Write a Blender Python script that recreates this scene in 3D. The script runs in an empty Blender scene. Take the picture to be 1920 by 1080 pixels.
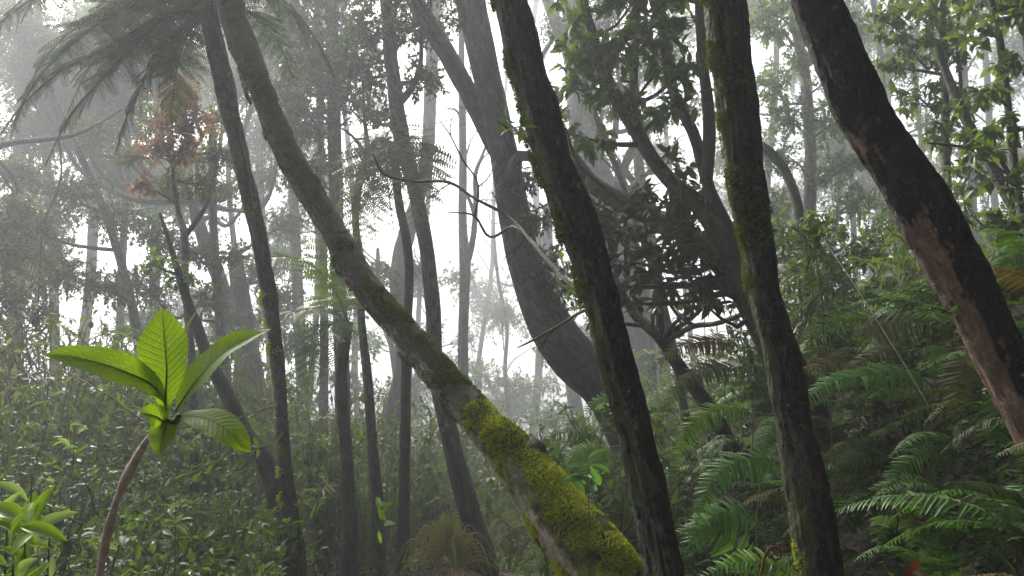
import bpy, math, random
import numpy as np
from mathutils import noise as mn, Vector
C = bpy.context.scene.collection
R = np.random.default_rng(7)
random.seed(7)
# ------------------------------------------------------------------ camera
FPX, PITCH, CAMZ = 1478.0, math.radians(10.0), 1.5
FW = np.array([0, math.cos(PITCH), math.sin(PITCH)]); UP = np.array([0, -math.sin(PITCH), math.cos(PITCH)]); RT = np.array([1.0, 0, 0])
CP = np.array([0, 0, CAMZ])
def dep(d):
    return d if d < 7.5 else 7.5 + (d - 7.5) * 2.0
def P(px, py, d):
    d = dep(d)
    return CP + d * (FW + RT * (px - 960) / FPX + UP * (540 - py) / FPX)
def proj(p):
    q = np.asarray(p) - CP; d = q @ FW
    return 960 + FPX * (q @ RT) / d, 540 - FPX * (q @ UP) / d, d
cam = bpy.data.cameras.new('camera'); co = bpy.data.objects.new('camera', cam); C.objects.link(co)
co.location = CP; co.rotation_euler = (math.pi / 2 + PITCH, 0, 0)
cam.sensor_width = 36; cam.lens = FPX / 1920 * 36; cam.clip_start = 0.05; cam.clip_end = 500
bpy.context.scene.camera = co
# ------------------------------------------------------------------ terrain
def sm(t):
    t = np.clip(t, 0, 1); return t * t * (3 - 2 * t)
def H(x, y):
    x = np.asarray(x, float); y = np.asarray(y, float)
    right = 2.25 * sm((x - 0.45) / 2.3) * sm((y - 0.2) / 2.2) * (1 - 0.55 * sm((y - 6.5) / 6))
    left = 1.25 * sm((-x - 0.9) / 4.5) * sm((y - 1) / 3)
    drop = -2.4 * sm((y - 10) / 20) * (1 - 0.35 * sm((np.abs(x) - 3) / 6)) - 0.25 * sm((y - 8.2) / 2.0)
    n = 0.10 * np.sin(x * 1.7 + 1.3) * np.cos(y * 1.3) + 0.05 * np.sin(x * 4.1 + y * 3.3) + 0.03 * np.sin(y * 6.1 - x * 5.2)
    mound = .30 * np.exp(-((x + .6) ** 2 + (y - 7.1) ** 2) / .35)
    return right + left + drop + mound + n * sm(np.abs(x + 0.3) / 1.2)
def ground_at(px, py, d0=1.2, d1=40):
    for d in np.arange(d0, d1, 0.04):
        p = P(px, py, d)
        if p[2] < H(p[0], p[1]): return p
    return P(px, py, d1)
# ------------------------------------------------------------------ materials
MATS = {}
class NT:
    def __init__(s, name):
        s.m = bpy.data.materials.new(name); s.m.use_nodes = True; s.t = s.m.node_tree; s.t.nodes.clear()
        s.out = s.t.nodes.new('ShaderNodeOutputMaterial')
    def n(s, typ, ins=None, out=0, **pr):
        x = s.t.nodes.new('ShaderNode' + typ)
        for k, v in pr.items(): setattr(x, k, v)
        for k, v in (ins or {}).items():
            if isinstance(v, bpy.types.NodeSocket): s.t.links.new(v, x.inputs[k])
            else: x.inputs[k].default_value = v
        return x.outputs[out]
    def math(s, op, a, b=0.0, c=0.0, clamp=False):
        return s.n('Math', {0: a, 1: b, 2: c}, operation=op, use_clamp=clamp)
    def mix(s, f, a, b):
        x = s.t.nodes.new('ShaderNodeMix'); x.data_type = 'RGBA'
        for k, v in ((0, f), (6, a), (7, b)):
            if isinstance(v, bpy.types.NodeSocket): s.t.links.new(v, x.inputs[k])
            else: x.inputs[k].default_value = v if k == 0 else (*v, 1) if len(v) == 3 else v
        return x.outputs[2]
    def noise(s, vec, scale, detail=4, rough=.55):
        return s.n('TexNoise', {'Vector': vec, 'Scale': scale, 'Detail': detail, 'Roughness': rough})
    def vec(s, v, mul):
        return s.n('VectorMath', {0: v, 1: mul}, operation='MULTIPLY')
    def surf(s, x): s.t.links.new(x, s.out.inputs[0]); return s.m
def leafmat(name, a, b, c=None, cp=0.0, trans=0.45, rough=0.5, spec=0.32, veins=False):
    t = NT(name); geo = t.t.nodes.new('ShaderNodeNewGeometry'); rnd = geo.outputs['Random Per Island']
    col = t.mix(rnd, a, b)
    if c is not None:
        r2 = t.math('FRACT', t.math('MULTIPLY', rnd, 17.31))
        col = t.mix(t.math('LESS_THAN', r2, cp), col, c)
    tc = t.n('TexCoord', out=3)
    nz = t.noise(tc, 25, 3)
    col = t.mix(t.math('MULTIPLY', nz, 0.35), col, tuple(x * .45 for x in a))
    ins = {'Base Color': col, 'Roughness': rough, 'Specular IOR Level': spec}
    bs = t.n('BsdfPrincipled', ins)
    tcol = t.mix(0.5, col, (min(1, b[0] * 2.2), min(1, b[1] * 2.2), b[2] * .6))
    tr = t.n('BsdfTranslucent', {'Color': tcol})
    return t.surf(t.n('MixShader', {0: trans, 1: bs, 2: tr}))
def barkmat(name, a, b, moss=(.07, .1, .015), moss_dir=(-1, 0, .3), moss_k=.5, moss_b=-.2, scale=1.0, patch=None, pk=None, lich=0.0, bump=.6, moss2=None, mossz=None, rough=.85, zr=None, stretch=.22):
    t = NT(name)
    at = t.n('Attribute', attribute_name='bk', out=1)
    v = t.vec(at, (1, 1, stretch))
    n1 = t.noise(v, 14 * scale, 6, .65); n2 = t.noise(at, 5 * scale, 5); n3 = t.noise(at, 55 * scale, 4, .7)
    geo = t.t.nodes.new('ShaderNodeNewGeometry')
    def dirm(d):
        return t.n('VectorMath', {0: geo.outputs['Normal'], 1: d}, operation='DOT_PRODUCT', out=1)
    cr = t.math('MULTIPLY', t.math('SUBTRACT', n1, .38), 4.0, clamp=True)
    col = t.mix(cr, a, b)
    wn = t.n('TexNoise', {'Vector': at, 'Scale': 16 * scale, 'Detail': 4}, out=1)
    wv = t.n('VectorMath', {0: t.vec(at, (1, 1, .28)), 1: t.vec(wn, (.05, .05, .05))}, operation='ADD')
    rn = t.noise(wv, 34 * scale, 5, .6)
    crack = t.math('MULTIPLY', t.math('ABSOLUTE', t.math('SUBTRACT', rn, .5)), 16.0, clamp=True)
    blot = t.math('MULTIPLY', t.math('SUBTRACT', t.noise(at, 2.6 * scale, 5, .6), .42), 5, clamp=True)
    a0 = a; a = tuple(a)
    col = t.mix(t.math('MULTIPLY', blot, .6), col, tuple(min(1, x * 1.5) for x in b))
    col = t.mix(t.math('SUBTRACT', 1.0, crack), col, tuple(x * .35 for x in a))
    if patch is not None:
        pd, kb, ks = pk
        m = t.math('ADD', t.math('MULTIPLY', dirm(pd), ks), t.math('MULTIPLY', n2, 3.0 if ks > 1 else 2.2))
        m = t.math('ADD', m, t.math('MULTIPLY', n1, 1.3))
        if zr:
            sp = t.n('SeparateXYZ', {0: geo.outputs['Position']}, out=2)
            m = t.math('ADD', m, t.math('MULTIPLY', t.math('SUBTRACT', zr[0], sp), zr[1]))
        m = t.math('ADD', m, t.math('MULTIPLY', t.math('SUBTRACT', n3, .5), 1.6))
        m = t.math('ADD', m, t.math('MULTIPLY', t.math('SUBTRACT', t.noise(at, 22, 4, .65), .5), 1.8))
        m = t.math('MULTIPLY', t.math('ADD', m, kb), 3.0, clamp=True)
        pc = t.mix(n3, patch, tuple(x * .5 for x in patch))
        pc = t.mix(t.math('MULTIPLY', t.math('SUBTRACT', n1, .55), 6, clamp=True), pc, tuple(min(1, x * 1.9) for x in patch))
        col = t.mix(m, col, pc)
    if lich > 0:
        lv = t.noise(at, 32 * scale, 3, .6)
        gate = t.math('MULTIPLY', t.math('SUBTRACT', t.noise(at, 7, 3), .5), 12, clamp=True)
        lm = t.math('MULTIPLY', t.math('MULTIPLY', t.math('SUBTRACT', lv, 1 - lich - .03), 14, clamp=True), gate)
        col = t.mix(lm, col, (.3, .31, .28))
    mm = t.math('ADD', t.math('MULTIPLY', dirm(moss_dir), moss_k), t.math('MULTIPLY', t.math('SUBTRACT', n2, .5), 2.4))
    mm = t.math('ADD', mm, t.math('MULTIPLY', t.math('SUBTRACT', n3, .5), .9))
    mm = t.math('MULTIPLY', t.math('ADD', mm, moss_b), 3.0, clamp=True)
    mc = t.mix(n3, tuple(x * .45 for x in moss), tuple(x * 1.35 for x in moss))
    if mossz is not None:
        sp = t.n('SeparateXYZ', {0: geo.outputs['Position']}, out=2)
        zf = t.math('MULTIPLY', t.math('ADD', t.math('SUBTRACT', mossz[0], sp), t.math('MULTIPLY', t.math('SUBTRACT', n2, .5), 1.0)), 3.5, clamp=True)
        mc = t.mix(zf, mc, t.mix(n3, tuple(x * .4 for x in mossz[1]), mossz[1]))
    if moss2 is not None:
        mc = t.mix(t.math('MULTIPLY', t.math('SUBTRACT', t.noise(at, 9, 4), .47), 5, clamp=True), mc, moss2)
    col = t.mix(mm, col, mc)
    hgt = t.math('ADD', t.math('MULTIPLY', crack, .5), t.math('ADD', n1, t.math('MULTIPLY', n3, .6)))
    bp = t.n('Bump', {'Height': hgt, 'Strength': bump, 'Distance': .035 if scale >= 1 else .05})
    rg = t.math('ADD', t.math('MULTIPLY', n1, -.35), rough)
    return t.surf(t.n('BsdfPrincipled', {'Base Color': col, 'Roughness': rg, 'Specular IOR Level': .35, 'Normal': bp}))
def plainmat(name, a, b, scale=8, rough=.8, bump=.3, c=None, stuffs=None):
    t = NT(name); tc = t.n('TexCoord', out=3)
    n1 = t.noise(tc, scale, 6, .65); n2 = t.noise(tc, scale * 6, 4, .6)
    col = t.mix(t.math('MULTIPLY', t.math('SUBTRACT', n1, .35), 3, clamp=True), a, b)
    if c is not None: col = t.mix(t.math('MULTIPLY', t.math('SUBTRACT', n2, .55), 8, clamp=True), col, c)
    bp = t.n('Bump', {'Height': t.math('ADD', n1, n2), 'Strength': bump, 'Distance': .03})
    return t.surf(t.n('BsdfPrincipled', {'Base Color': col, 'Roughness': rough, 'Specular IOR Level': .3, 'Normal': bp}))
M = {}
M['bark_dark'] = barkmat('bark_dark', (.009, .008, .0075), (.03, .028, .025), moss=(.045, .062, .008), moss_dir=(-.9, -.3, .2), moss_k=.75, moss_b=-.35, lich=.3, bump=.8)
M['bark_black'] = barkmat('bark_black', (.003, .003, .003), (.024, .023, .022), moss=(.05, .068, .008), moss_dir=(-1, -.25, 0), moss_k=.9, moss_b=-.5, lich=.3, bump=1.0, patch=(.11, .10, .09), pk=((-1, -.1, 0), -2.25, .75), zr=(2.2, .5))  # patch: lighter left flank, side sheen painted into the bark colour
M['bark_red'] = barkmat('bark_red', (.003, .0026, .0024), (.022, .017, .014), moss=(.03, .035, .008), moss_dir=(.7, -.5, .3), moss_k=.2, moss_b=-.75, lich=.36, bump=.9, patch=(.25, .15, .108), pk=((-1, -.15, -.1), -3.42, 1.9), zr=(1.9, 1.2), stretch=.35)
M['bark_mossy'] = barkmat('bark_mossy', (.014, .011, .008), (.07, .058, .043), moss=(.05, .068, .010), moss_dir=(.4, -.1, .9), moss_k=.45, moss_b=.22, bump=.9, mossz=(1.32, (.27, .34, .016)), moss2=(.022, .026, .008), patch=(.48, .41, .31), pk=((-.9, -.5, -.3), -2.2, .75), zr=(1.6, .5))
M['bark_slim'] = barkmat('bark_slim', (.02, .018, .015), (.07, .06, .05), moss=(.10, .12, .015), moss_dir=(-.7, -.4, 0), moss_k=.4, moss_b=-.25, bump=.6)
M['bark_grey'] = barkmat('bark_grey', (.03, .028, .026), (.09, .085, .078), moss=(.05, .06, .02), moss_dir=(-.5, 0, .5), moss_k=.4, moss_b=-.35, scale=.5, bump=.5)
M['bark_fibre'] = barkmat('bark_fibre', (.012, .010, .009), (.05, .04, .03), moss_b=-.6, scale=1.3, bump=1)
M['twig'] = plainmat('twig', (.03, .026, .02), (.09, .08, .065), 40)
M['stem_green'] = plainmat('stem_green', (.05, .07, .02), (.12, .13, .05), 30)
M['stem_brown'] = plainmat('stem_brown', (.42, .35, .30), (.68, .62, .55), 60, rough=.45, c=(.5, .45, .4))
M['soil'] = plainmat('soil', (.010, .009, .007), (.024, .019, .014), 3, c=(.045, .034, .02), bump=.8)
M['path'] = plainmat('path', (.10, .06, .04), (.2, .12, .08), 4, c=(.25, .2, .15), bump=.6)
M['rock'] = plainmat('rock', (.08, .08, .075), (.22, .22, .2), 6, c=(.06, .08, .03), bump=.7)
L = {}
L['grey'] = leafmat('leaf_grey', (.045, .07, .02), (.09, .12, .038), (.12, .12, .06), .08)
L['mid'] = leafmat('leaf_mid', (.042, .08, .014), (.10, .16, .028), (.13, .16, .04), .08)
L['dark'] = leafmat('leaf_dark', (.02, .038, .012), (.045, .07, .02), (.07, .11, .02), .06, rough=.35)
L['lush'] = leafmat('leaf_lush', (.04, .085, .015), (.09, .15, .025), (.2, .24, .05), .1)
L['olive'] = leafmat('leaf_olive', (.07, .085, .025), (.12, .13, .045), (.19, .16, .07), .12)
L['red'] = leafmat('leaf_red', (.15, .065, .045), (.20, .10, .06), (.16, .05, .05), .2, trans=.45)
L['crimson'] = leafmat('leaf_crimson', (.10, .012, .012), (.16, .025, .025), trans=.2)
L['fern'] = leafmat('fern_green', (.04, .11, .02), (.09, .19, .038), trans=.3, rough=.4, spec=.25)
L['fern_bright'] = leafmat('fern_bright', (.085, .19, .02), (.17, .30, .04), trans=.35, rough=.4, spec=.25)
L['fern_teal'] = leafmat('fern_teal', (.055, .155, .035), (.115, .25, .065), trans=.3, rough=.4, spec=.25)
L['fern_olive'] = leafmat('fern_olive', (.05, .07, .02), (.11, .13, .04), (.14, .1, .04), .12, trans=.3, spec=.25)
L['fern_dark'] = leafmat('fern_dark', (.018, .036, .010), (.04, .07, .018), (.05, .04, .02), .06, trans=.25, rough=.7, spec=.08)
L['fern_rust'] = leafmat('fern_rust', (.11, .065, .025), (.19, .12, .05), (.14, .14, .03), .3, trans=.3)
L['grass'] = leafmat('grass_blade', (.2, .26, .05), (.62, .60, .24), (.5, .36, .2), .3, trans=.5, rough=.6, spec=.2)
L['moss'] = leafmat('moss_tuft', (.16, .23, .012), (.42, .48, .02), (.15, .10, .03), .12, trans=.35, rough=.8, spec=.1)
L['moss_dark'] = leafmat('moss_dark', (.045, .065, .008), (.12, .15, .016), (.05, .04, .02), .2, trans=.25, rough=.9, spec=.1)
L['sprout'] = leafmat('sprout_leaf', (.12, .26, .015), (.24, .38, .03), (.3, .4, .22), .1, trans=.45, rough=.35)
L['pale'] = leafmat('pale_leaf', (.2, .28, .15), (.34, .42, .27), trans=.3, rough=.3)
def heroleaf():
    t = NT('seedling_leaf')
    at = t.n('Attribute', attribute_name='ls', out=1)   # x along, y across -1..1
    sp = t.t.nodes.new('ShaderNodeSeparateXYZ'); t.t.links.new(at, sp.inputs[0])
    ay = t.math('ABSOLUTE', sp.outputs[1])
    n = t.noise(at, 6, 4); n2 = t.noise(at, 40, 3)
    col = t.mix(n, (.11, .23, .006), (.20, .34, .012))
    w = t.math('SINE', t.math('MULTIPLY', t.math('SUBTRACT', sp.outputs[0], t.math('MULTIPLY', ay, .14)), 105.0))
    vein = t.math('POWER', t.math('ADD', t.math('MULTIPLY', w, .5), .5), 7.0)
    col = t.mix(t.math('MULTIPLY', vein, .16), col, (.06, .13, .01))
    mid = t.math('SUBTRACT', 1.0, t.math('MULTIPLY', ay, 22.0), clamp=True)
    col = t.mix(mid, col, (.10, .12, .02))
    sp_ = t.math('MULTIPLY', t.math('SUBTRACT', t.noise(at, 16, 2), .655), 30, clamp=True)
    col = t.mix(sp_, col, (.45, .5, .35))
    edge = t.math('MULTIPLY', t.math('ADD', t.math('SUBTRACT', t.noise(at, 5, 5, .7), .74), t.math('MULTIPLY', t.math('POWER', ay, 6.0), .2)), 14, clamp=True)
    col = t.mix(edge, col, (.16, .12, .04))
    hb = t.math('ADD', t.math('MULTIPLY', vein, -.35), t.math('MULTIPLY', n2, .4))
    bp = t.n('Bump', {'Height': hb, 'Strength': .5, 'Distance': .003})
    bs = t.n('BsdfPrincipled', {'Base Color': col, 'Roughness': .38, 'Specular IOR Level': .4, 'Normal': bp})
    tr = t.n('BsdfTranslucent', {'Color': t.mix(.5, col, (.36, .55, .01)), 'Normal': bp})
    return t.surf(t.n('MixShader', {0: .55, 1: bs, 2: tr}))
L['hero'] = heroleaf()
L['treefern'] = leafmat('tree_fern_leaf', (.022, .038, .012), (.045, .07, .02), trans=.2, rough=.7, spec=.1)
# ------------------------------------------------------------------ mesh building
class MB:
    def __init__(s): s.v = []; s.t = []; s.q = []; s.a = []; s.n = 0
    def add(s, v, quads=None, tris=None, attr=None):
        v = np.asarray(v, float).reshape(-1, 3)
        if quads is not None and len(quads): s.q.append(np.asarray(quads).reshape(-1, 4) + s.n)
        if tris is not None and len(tris): s.t.append(np.asarray(tris).reshape(-1, 3) + s.n)
        s.v.append(v); s.a.append(v if attr is None else np.asarray(attr, float).reshape(-1, 3)); s.n += len(v)
    def mesh(s, name, mat, origin=(0, 0, 0), smooth=True, attr=None):
        v = np.concatenate(s.v) - np.asarray(origin)
        q = np.concatenate(s.q) if s.q else np.zeros((0, 4), int); t = np.concatenate(s.t) if s.t else np.zeros((0, 3), int)
        me = bpy.data.meshes.new(name); me.vertices.add(len(v)); me.vertices.foreach_set('co', v.astype(np.float32).ravel())
        nl = q.size + t.size; me.loops.add(nl)
        me.loops.foreach_set('vertex_index', np.concatenate([q.ravel(), t.ravel()]).astype(np.int32))
        tot = np.concatenate([np.full(len(q), 4), np.full(len(t), 3)]); st = np.concatenate([[0], np.cumsum(tot)[:-1]])
        me.polygons.add(len(tot)); me.polygons.foreach_set('loop_start', st.astype(np.int32)); me.polygons.foreach_set('loop_total', tot.astype(np.int32))
        me.polygons.foreach_set('use_smooth', np.full(len(tot), smooth))
        if attr:
            a = me.attributes.new(attr, 'FLOAT_VECTOR', 'POINT'); a.data.foreach_set('vector', np.concatenate(s.a).astype(np.float32).ravel())
        me.materials.append(mat); me.update(); me.validate(); return me
def obj(name, me, parent=None):
    o = bpy.data.objects.new(name, me); C.objects.link(o)
    if parent is not None: o.parent = parent
    return o
THINGS = []
def thing(name, label, cat, loc, group=None, rot=(0, 0, 0), scale=1.0):
    o = bpy.data.objects.new(name, None); C.objects.link(o); o.location = loc; o.rotation_euler = rot; o.scale = (scale,) * 3
    o.empty_display_size = .1
    o['label'] = label; o['category'] = cat
    if group: o['group'] = group
    THINGS.append(o); return o
def nrm(v): return v / np.maximum(np.linalg.norm(v, axis=-1, keepdims=True), 1e-9)
def curve(pts, rad, seg):
    pts = np.asarray(pts, float); rad = np.asarray(rad, float)
    if len(pts) == 2: pts = np.array([pts[0], (pts[0] + pts[1]) / 2, pts[1]]); rad = np.array([rad[0], rad.mean(), rad[1]])
    s = np.concatenate([[0], np.cumsum(np.linalg.norm(np.diff(pts, axis=0), axis=1))])
    m = np.gradient(pts, s, axis=0); n = max(3, int(s[-1] / seg) + 1); u = np.linspace(0, s[-1], n)
    k = np.clip(np.searchsorted(s, u, side='right') - 1, 0, len(s) - 2); h = (s[k + 1] - s[k])[:, None]; t = ((u - s[k]) / (s[k + 1] - s[k]))[:, None]
    h00 = 2 * t ** 3 - 3 * t ** 2 + 1; h10 = t ** 3 - 2 * t ** 2 + t; h01 = -2 * t ** 3 + 3 * t ** 2; h11 = t ** 3 - t ** 2
    return h00 * pts[k] + h10 * h * m[k] + h01 * pts[k + 1] + h11 * h * m[k + 1], np.interp(u, s, rad), u
def tube(mb, pts, rad, sides=12, seg=.08, rough=.06, freq=6.0, seed=0, cap=True, hero=False, ridge=0.0):
    p, r, u = curve(pts, rad, seg); n = len(p)
    T = nrm(np.gradient(p, axis=0)); ref = np.array([0, 1.0, .01])
    A = nrm(np.cross(T, ref)); B = nrm(np.cross(T, A))
    th = np.linspace(0, 2 * math.pi, sides, endpoint=False)
    ct, st = np.cos(th), np.sin(th)
    bk = np.stack([np.outer(r, ct), np.outer(r, st), np.repeat(u[:, None], sides, 1)], -1) + seed * 3.7
    if hero:
        f = bk.reshape(-1, 3)
        d = np.array([mn.noise(Vector((a * freq, b * freq, c * freq * .35))) + .5 * mn.noise(Vector((a * freq * 3, b * freq * 3, c * freq * .8))) + .3 * mn.noise(Vector((a * freq * 7, b * freq * 7, c * freq * 3))) + ridge * (.35 - 1.4 * abs(mn.noise(Vector((a * freq * 2.6 + 5, b * freq * 2.6, c * freq * .16))))) for a, b, c in f]).reshape(n, sides)
    else:
        g = freq
        d = (np.sin(bk[..., 0] * g * 2.1 + bk[..., 2] * g * .7) * np.cos(bk[..., 1] * g * 1.9 + 1.3 * np.sin(bk[..., 2] * g)) + .5 * np.sin(bk[..., 2] * g * 1.7 + bk[..., 0] * g * 4)) * .6
    rr = r[:, None] * (1 + rough * d)
    v = p[:, None] + A[:, None] * (rr * ct)[..., None] + B[:, None] * (rr * st)[..., None]
    i = np.arange(n - 1)[:, None] * sides; j = np.arange(sides)[None]
    q = np.stack([i + j, i + (j + 1) % sides, i + sides + (j + 1) % sides, i + sides + j], -1).reshape(-1, 4)
    v = v.reshape(-1, 3); bk = bk.reshape(-1, 3); tr = None
    if cap:
        e = n * sides; v = np.concatenate([v, [p[-1] + T[-1] * r[-1] * .6]]); bk = np.concatenate([bk, [bk[-1]]])
        b = (n - 1) * sides; tr = np.array([[b + k, b + (k + 1) % sides, e] for k in range(sides)])
    mb.add(v, q, tr, bk)
    return p, r
def beziers(mb, a, b, c, r0, r1, sides=3, seg=4):
    """many thin tapering twigs at once: quadratic curves a-b-c"""
    N = len(a)
    if N == 0: return
    t = np.linspace(0, 1, seg + 1)[None, :, None]
    p = (1 - t) ** 2 * a[:, None] + 2 * t * (1 - t) * b[:, None] + t * t * c[:, None]
    T = nrm(np.gradient(p, axis=1)); A = nrm(np.cross(T, np.array([.3, .9, .31]))); B = np.cross(T, A)
    r = (r0[:, None] * (1 - t[..., 0]) + r1[:, None] * t[..., 0])[..., None]
    th = np.linspace(0, 2 * math.pi, sides, endpoint=False)
    v = np.stack([p + A * r * math.cos(x) + B * r * math.sin(x) for x in th], 2)
    base = (np.arange(N) * (seg + 1) * sides)[:, None, None]; i = (np.arange(seg) * sides)[None, :, None]; j = np.arange(sides)[None, None]
    j2 = (j + 1) % sides
    q = np.stack([base + i + j, base + i + j2, base + i + sides + j2, base + i + sides + j], -1).reshape(-1, 4)
    mb.add(v.reshape(-1, 3), q)
# leaf templates: (verts, quads, tris); x along, y across (unit width), z up
LO = (np.array([[0, 0, 0], [.45, .5, .06], [1, 0, -.08], [.45, -.5, .06]]), [], [[0, 2, 1], [0, 3, 2]])
MID = (np.array([[0, 0, 0], [.3, .45, .05], [.3, 0, 0], [.3, -.45, .05], [.68, .38, .0], [.68, 0, -.05], [.68, -.38, .0], [1, 0, -.16]]),
       [[2, 5, 4, 1], [3, 6, 5, 2]], [[0, 2, 1], [0, 3, 2], [4, 5, 7], [5, 6, 7]])
def strip_template(n, prof, bend, fold=.06, saw=0):
    t = np.linspace(0, 1, n + 1); w = prof(t)
    if saw: w = w * (1 - saw * (np.arange(n + 1) % 2))
    z = -bend * t ** 2; xx = t - .06 * bend * t ** 2
    v = [];
    for i in range(n + 1): v += [[xx[i] + (.02 if saw and i % 2 == 0 else 0), w[i] / 2, z[i] + fold * w[i]], [xx[i], 0, z[i]], [xx[i] + (.02 if saw and i % 2 == 0 else 0), -w[i] / 2, z[i] + fold * w[i]]]
    q = []
    for i in range(n):
        a = i * 3; q += [[a + 1, a + 4, a + 3, a], [a + 2, a + 5, a + 4, a + 1]]
    return (np.array(v), q, [])
LONG = strip_template(5, lambda t: np.sin(np.pi * np.clip(t * .97 + .03, 0, 1)) ** .7, .45)
PINNA = strip_template(14, lambda t: (1 - t) ** .6 * (.75 + .25 * np.minimum(1, t * 6)) + .04, .22, saw=.38)
PINNA_S = strip_template(6, lambda t: (1 - t) ** .6 * (.75 + .25 * np.minimum(1, t * 6)) + .04, .22)
def comb_template(n=15):
    v = [[0, .012, 0], [0, -.012, 0], [1, 0, -.12]]; tr = [[0, 1, 2]]; q = []
    for i in range(n):
        t = .05 + .92 * i / n; l = .11 * (1 - t) ** .5 + .02; w = .46 / n
        for s in (1, -1):
            b = len(v); z = -.12 * t * t
            v += [[t, 0, z], [t + w, 0, z], [t + w + l * .35, s * l, z - .02], [t + l * .3, s * l * .97, z - .02]]; q.append([b, b + 1, b + 2, b + 3] if s < 0 else [b + 3, b + 2, b + 1, b])
    return (np.array(v), q, tr)
COMB = comb_template(17); COMB_LO = comb_template(11)
def inst(mb, tmpl, pos, X, Z, Ln, W, attr=None):
    V, q, t = tmpl; N = len(pos)
    if N == 0: return
    X = nrm(X); Y = nrm(np.cross(Z, X)); Z = np.cross(X, Y); Ln = np.broadcast_to(Ln, N)[:, None, None]; W = np.broadcast_to(W, N)[:, None, None]
    v = pos[:, None] + X[:, None] * V[None, :, :1] * Ln + Y[:, None] * V[None, :, 1:2] * W + Z[:, None] * V[None, :, 2:] * Ln
    off = (np.arange(N) * len(V))[:, None, None]
    mb.add(v.reshape(-1, 3), (np.array(q)[None] + off).reshape(-1, 4) if len(q) else None, (np.array(t)[None] + off).reshape(-1, 3) if len(t) else None)
def rdir(n):
    return nrm(R.normal(size=(n, 3)))
# ------------------------------------------------------------------ trees
def crown(T, base, path, prad, clusters, leaf, size0, wr=.45, cover=.7, tmpl=LO, limb_mat=None, per=9, droop=.2, name='foliage', limbs=True, twigr=1.0, flat=.6):
    """clusters: (px, py, r_px, depth) ; limbs run from the trunk, twigs through the ellipsoid, leaves on the twigs"""
    fm = MB(); pall = np.asarray(path)
    for (px, py, rp, d) in clusters:
        tw = MB(); c = P(px, py, d); size = size0 * dep(d) / d; d = dep(d); r = rp * d / FPX
        dist = np.linalg.norm(pall - c, axis=1) + .9 * np.maximum(0, pall[:, 2] - c[2] + .3 * r)
        k = int(np.argmin(dist)); a = pall[k]
        ln = np.linalg.norm(c - a); mid = (a + c) / 2 + R.normal(size=3) * ln * .1 + np.array([0, 0, -.08 * ln])
        q3 = a + (mid - a) * .5 + R.normal(size=3) * ln * .05
        endp = c + nrm((c - a)[None])[0] * r * .5
        r0 = min(prad[k] * .55, .012 + .02 * ln)
        if limbs:
            bm_, _ = tube(tw, [a, q3, mid, c, endp], [r0, r0 * .85, r0 * .65, r0 * .4, .003], 6, .15, .1, 9)
        else: bm_ = curve([a, mid, c], [1, 1, 1], .15)[0]
        lb = size * size * wr * .42 * (FPX / d) ** 2
        nl = max(30, int(2.5 * cover * math.pi * rp * rp / lb)); nt = max(4, nl // per)
        s = bm_[np.minimum(len(bm_) - 1, (len(bm_) * (1 - .5 * R.random(nt) ** 1.2)).astype(int))]
        s = np.where(R.random((nt, 1)) < .5, s, c + rdir(nt) * r * .35)
        e = c + rdir(nt) * (r * (.35 + .75 * R.random((nt, 1)) ** .6)) * np.array([1.1, 1.1, .85])
        m2 = (s + e) / 2 + rdir(nt) * r * .18 + np.array([0, 0, .12 * r])
        beziers(tw, s, m2, e, np.full(nt, .0045 * twigr * (d / 6) ** .5), np.full(nt, .0015 * twigr * (d / 6) ** .5), 3, 4)
        obj('bough', tw.mesh('bough', limb_mat or M['twig'], base), T)
        t = (.35 + .65 * R.random((nt, per)) ** .7)[..., None]
        pos = ((1 - t) ** 2 * s[:, None] + 2 * t * (1 - t) * m2[:, None] + t * t * e[:, None]).reshape(-1, 3)
        tang = np.repeat(nrm(e - m2), per, 0)
        X = nrm(tang * .7 + rdir(len(pos)) * .95 + np.array([0, 0, -droop])); Z = nrm(rdir(len(pos)) * flat + np.array([0, 0, 1.0]))
        sz = size * (.6 + .7 * R.random(len(pos))); inst(fm, tmpl, pos, X, Z, sz, sz * wr * (.8 + .4 * R.random(len(pos))))
    f = obj(name, fm.mesh(name, leaf, base), T)
    return f
def trunk_path(pts, top=1.2, ground=True, flare=1.35, topr=.75):
    pts = pts[::-1]; p = [P(a, b, d) for a, b, w, d in pts]; r = [w * dep(d) / FPX / 2 for a, b, w, d in pts]
    if ground:
        b0 = p[0]; d = b0 - p[1]; gz = float(H(b0[0], b0[1]))
        if b0[2] > gz - .1:
            dz = b0[2] - gz; sh = d[:2] / max(abs(d[2]), .4 * np.linalg.norm(d)) * min(dz, 2.5) * .55
            e = np.array([b0[0] + sh[0], b0[1] + sh[1], 0]); e[2] = float(H(e[0], e[1])) - .25
            mid = b0 * .45 + e * .55; mid[:2] += sh * .12
            p = [e, mid] + p; r = [r[0] * flare * 1.12, r[0] * 1.12] + r
    if top > 0:
        d = nrm((p[-1] - p[-2])[None])[0]; d2 = nrm((d + np.array([0, 0, .4]))[None])[0]
        p = p + [p[-1] + d * top * .5, p[-1] + d * top * .5 + d2 * top * .5]; r = r + [r[-1] * .92, r[-1] * topr]
    return p, r
def tree(name, label, cat, pts, mat, top=1.2, ws=1.0, sides=12, seg=.12, rough=.07, hero=False, ridge=0.0, group=None, freq=6, seed=0, **k):
    p, r = trunk_path([(a, b, w * ws, d) for a, b, w, d in pts], top, **k)
    base = np.array([p[0][0], p[0][1], float(H(p[0][0], p[0][1]))])
    T = thing(name, label, cat, base, group)
    mb = MB(); pp, rr = tube(mb, p, r, sides, seg, rough, freq, seed=seed, hero=hero, ridge=ridge)
    obj('trunk', mb.mesh('trunk', mat, base, attr='bk'), T)
    return T, base, pp, rr
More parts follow.
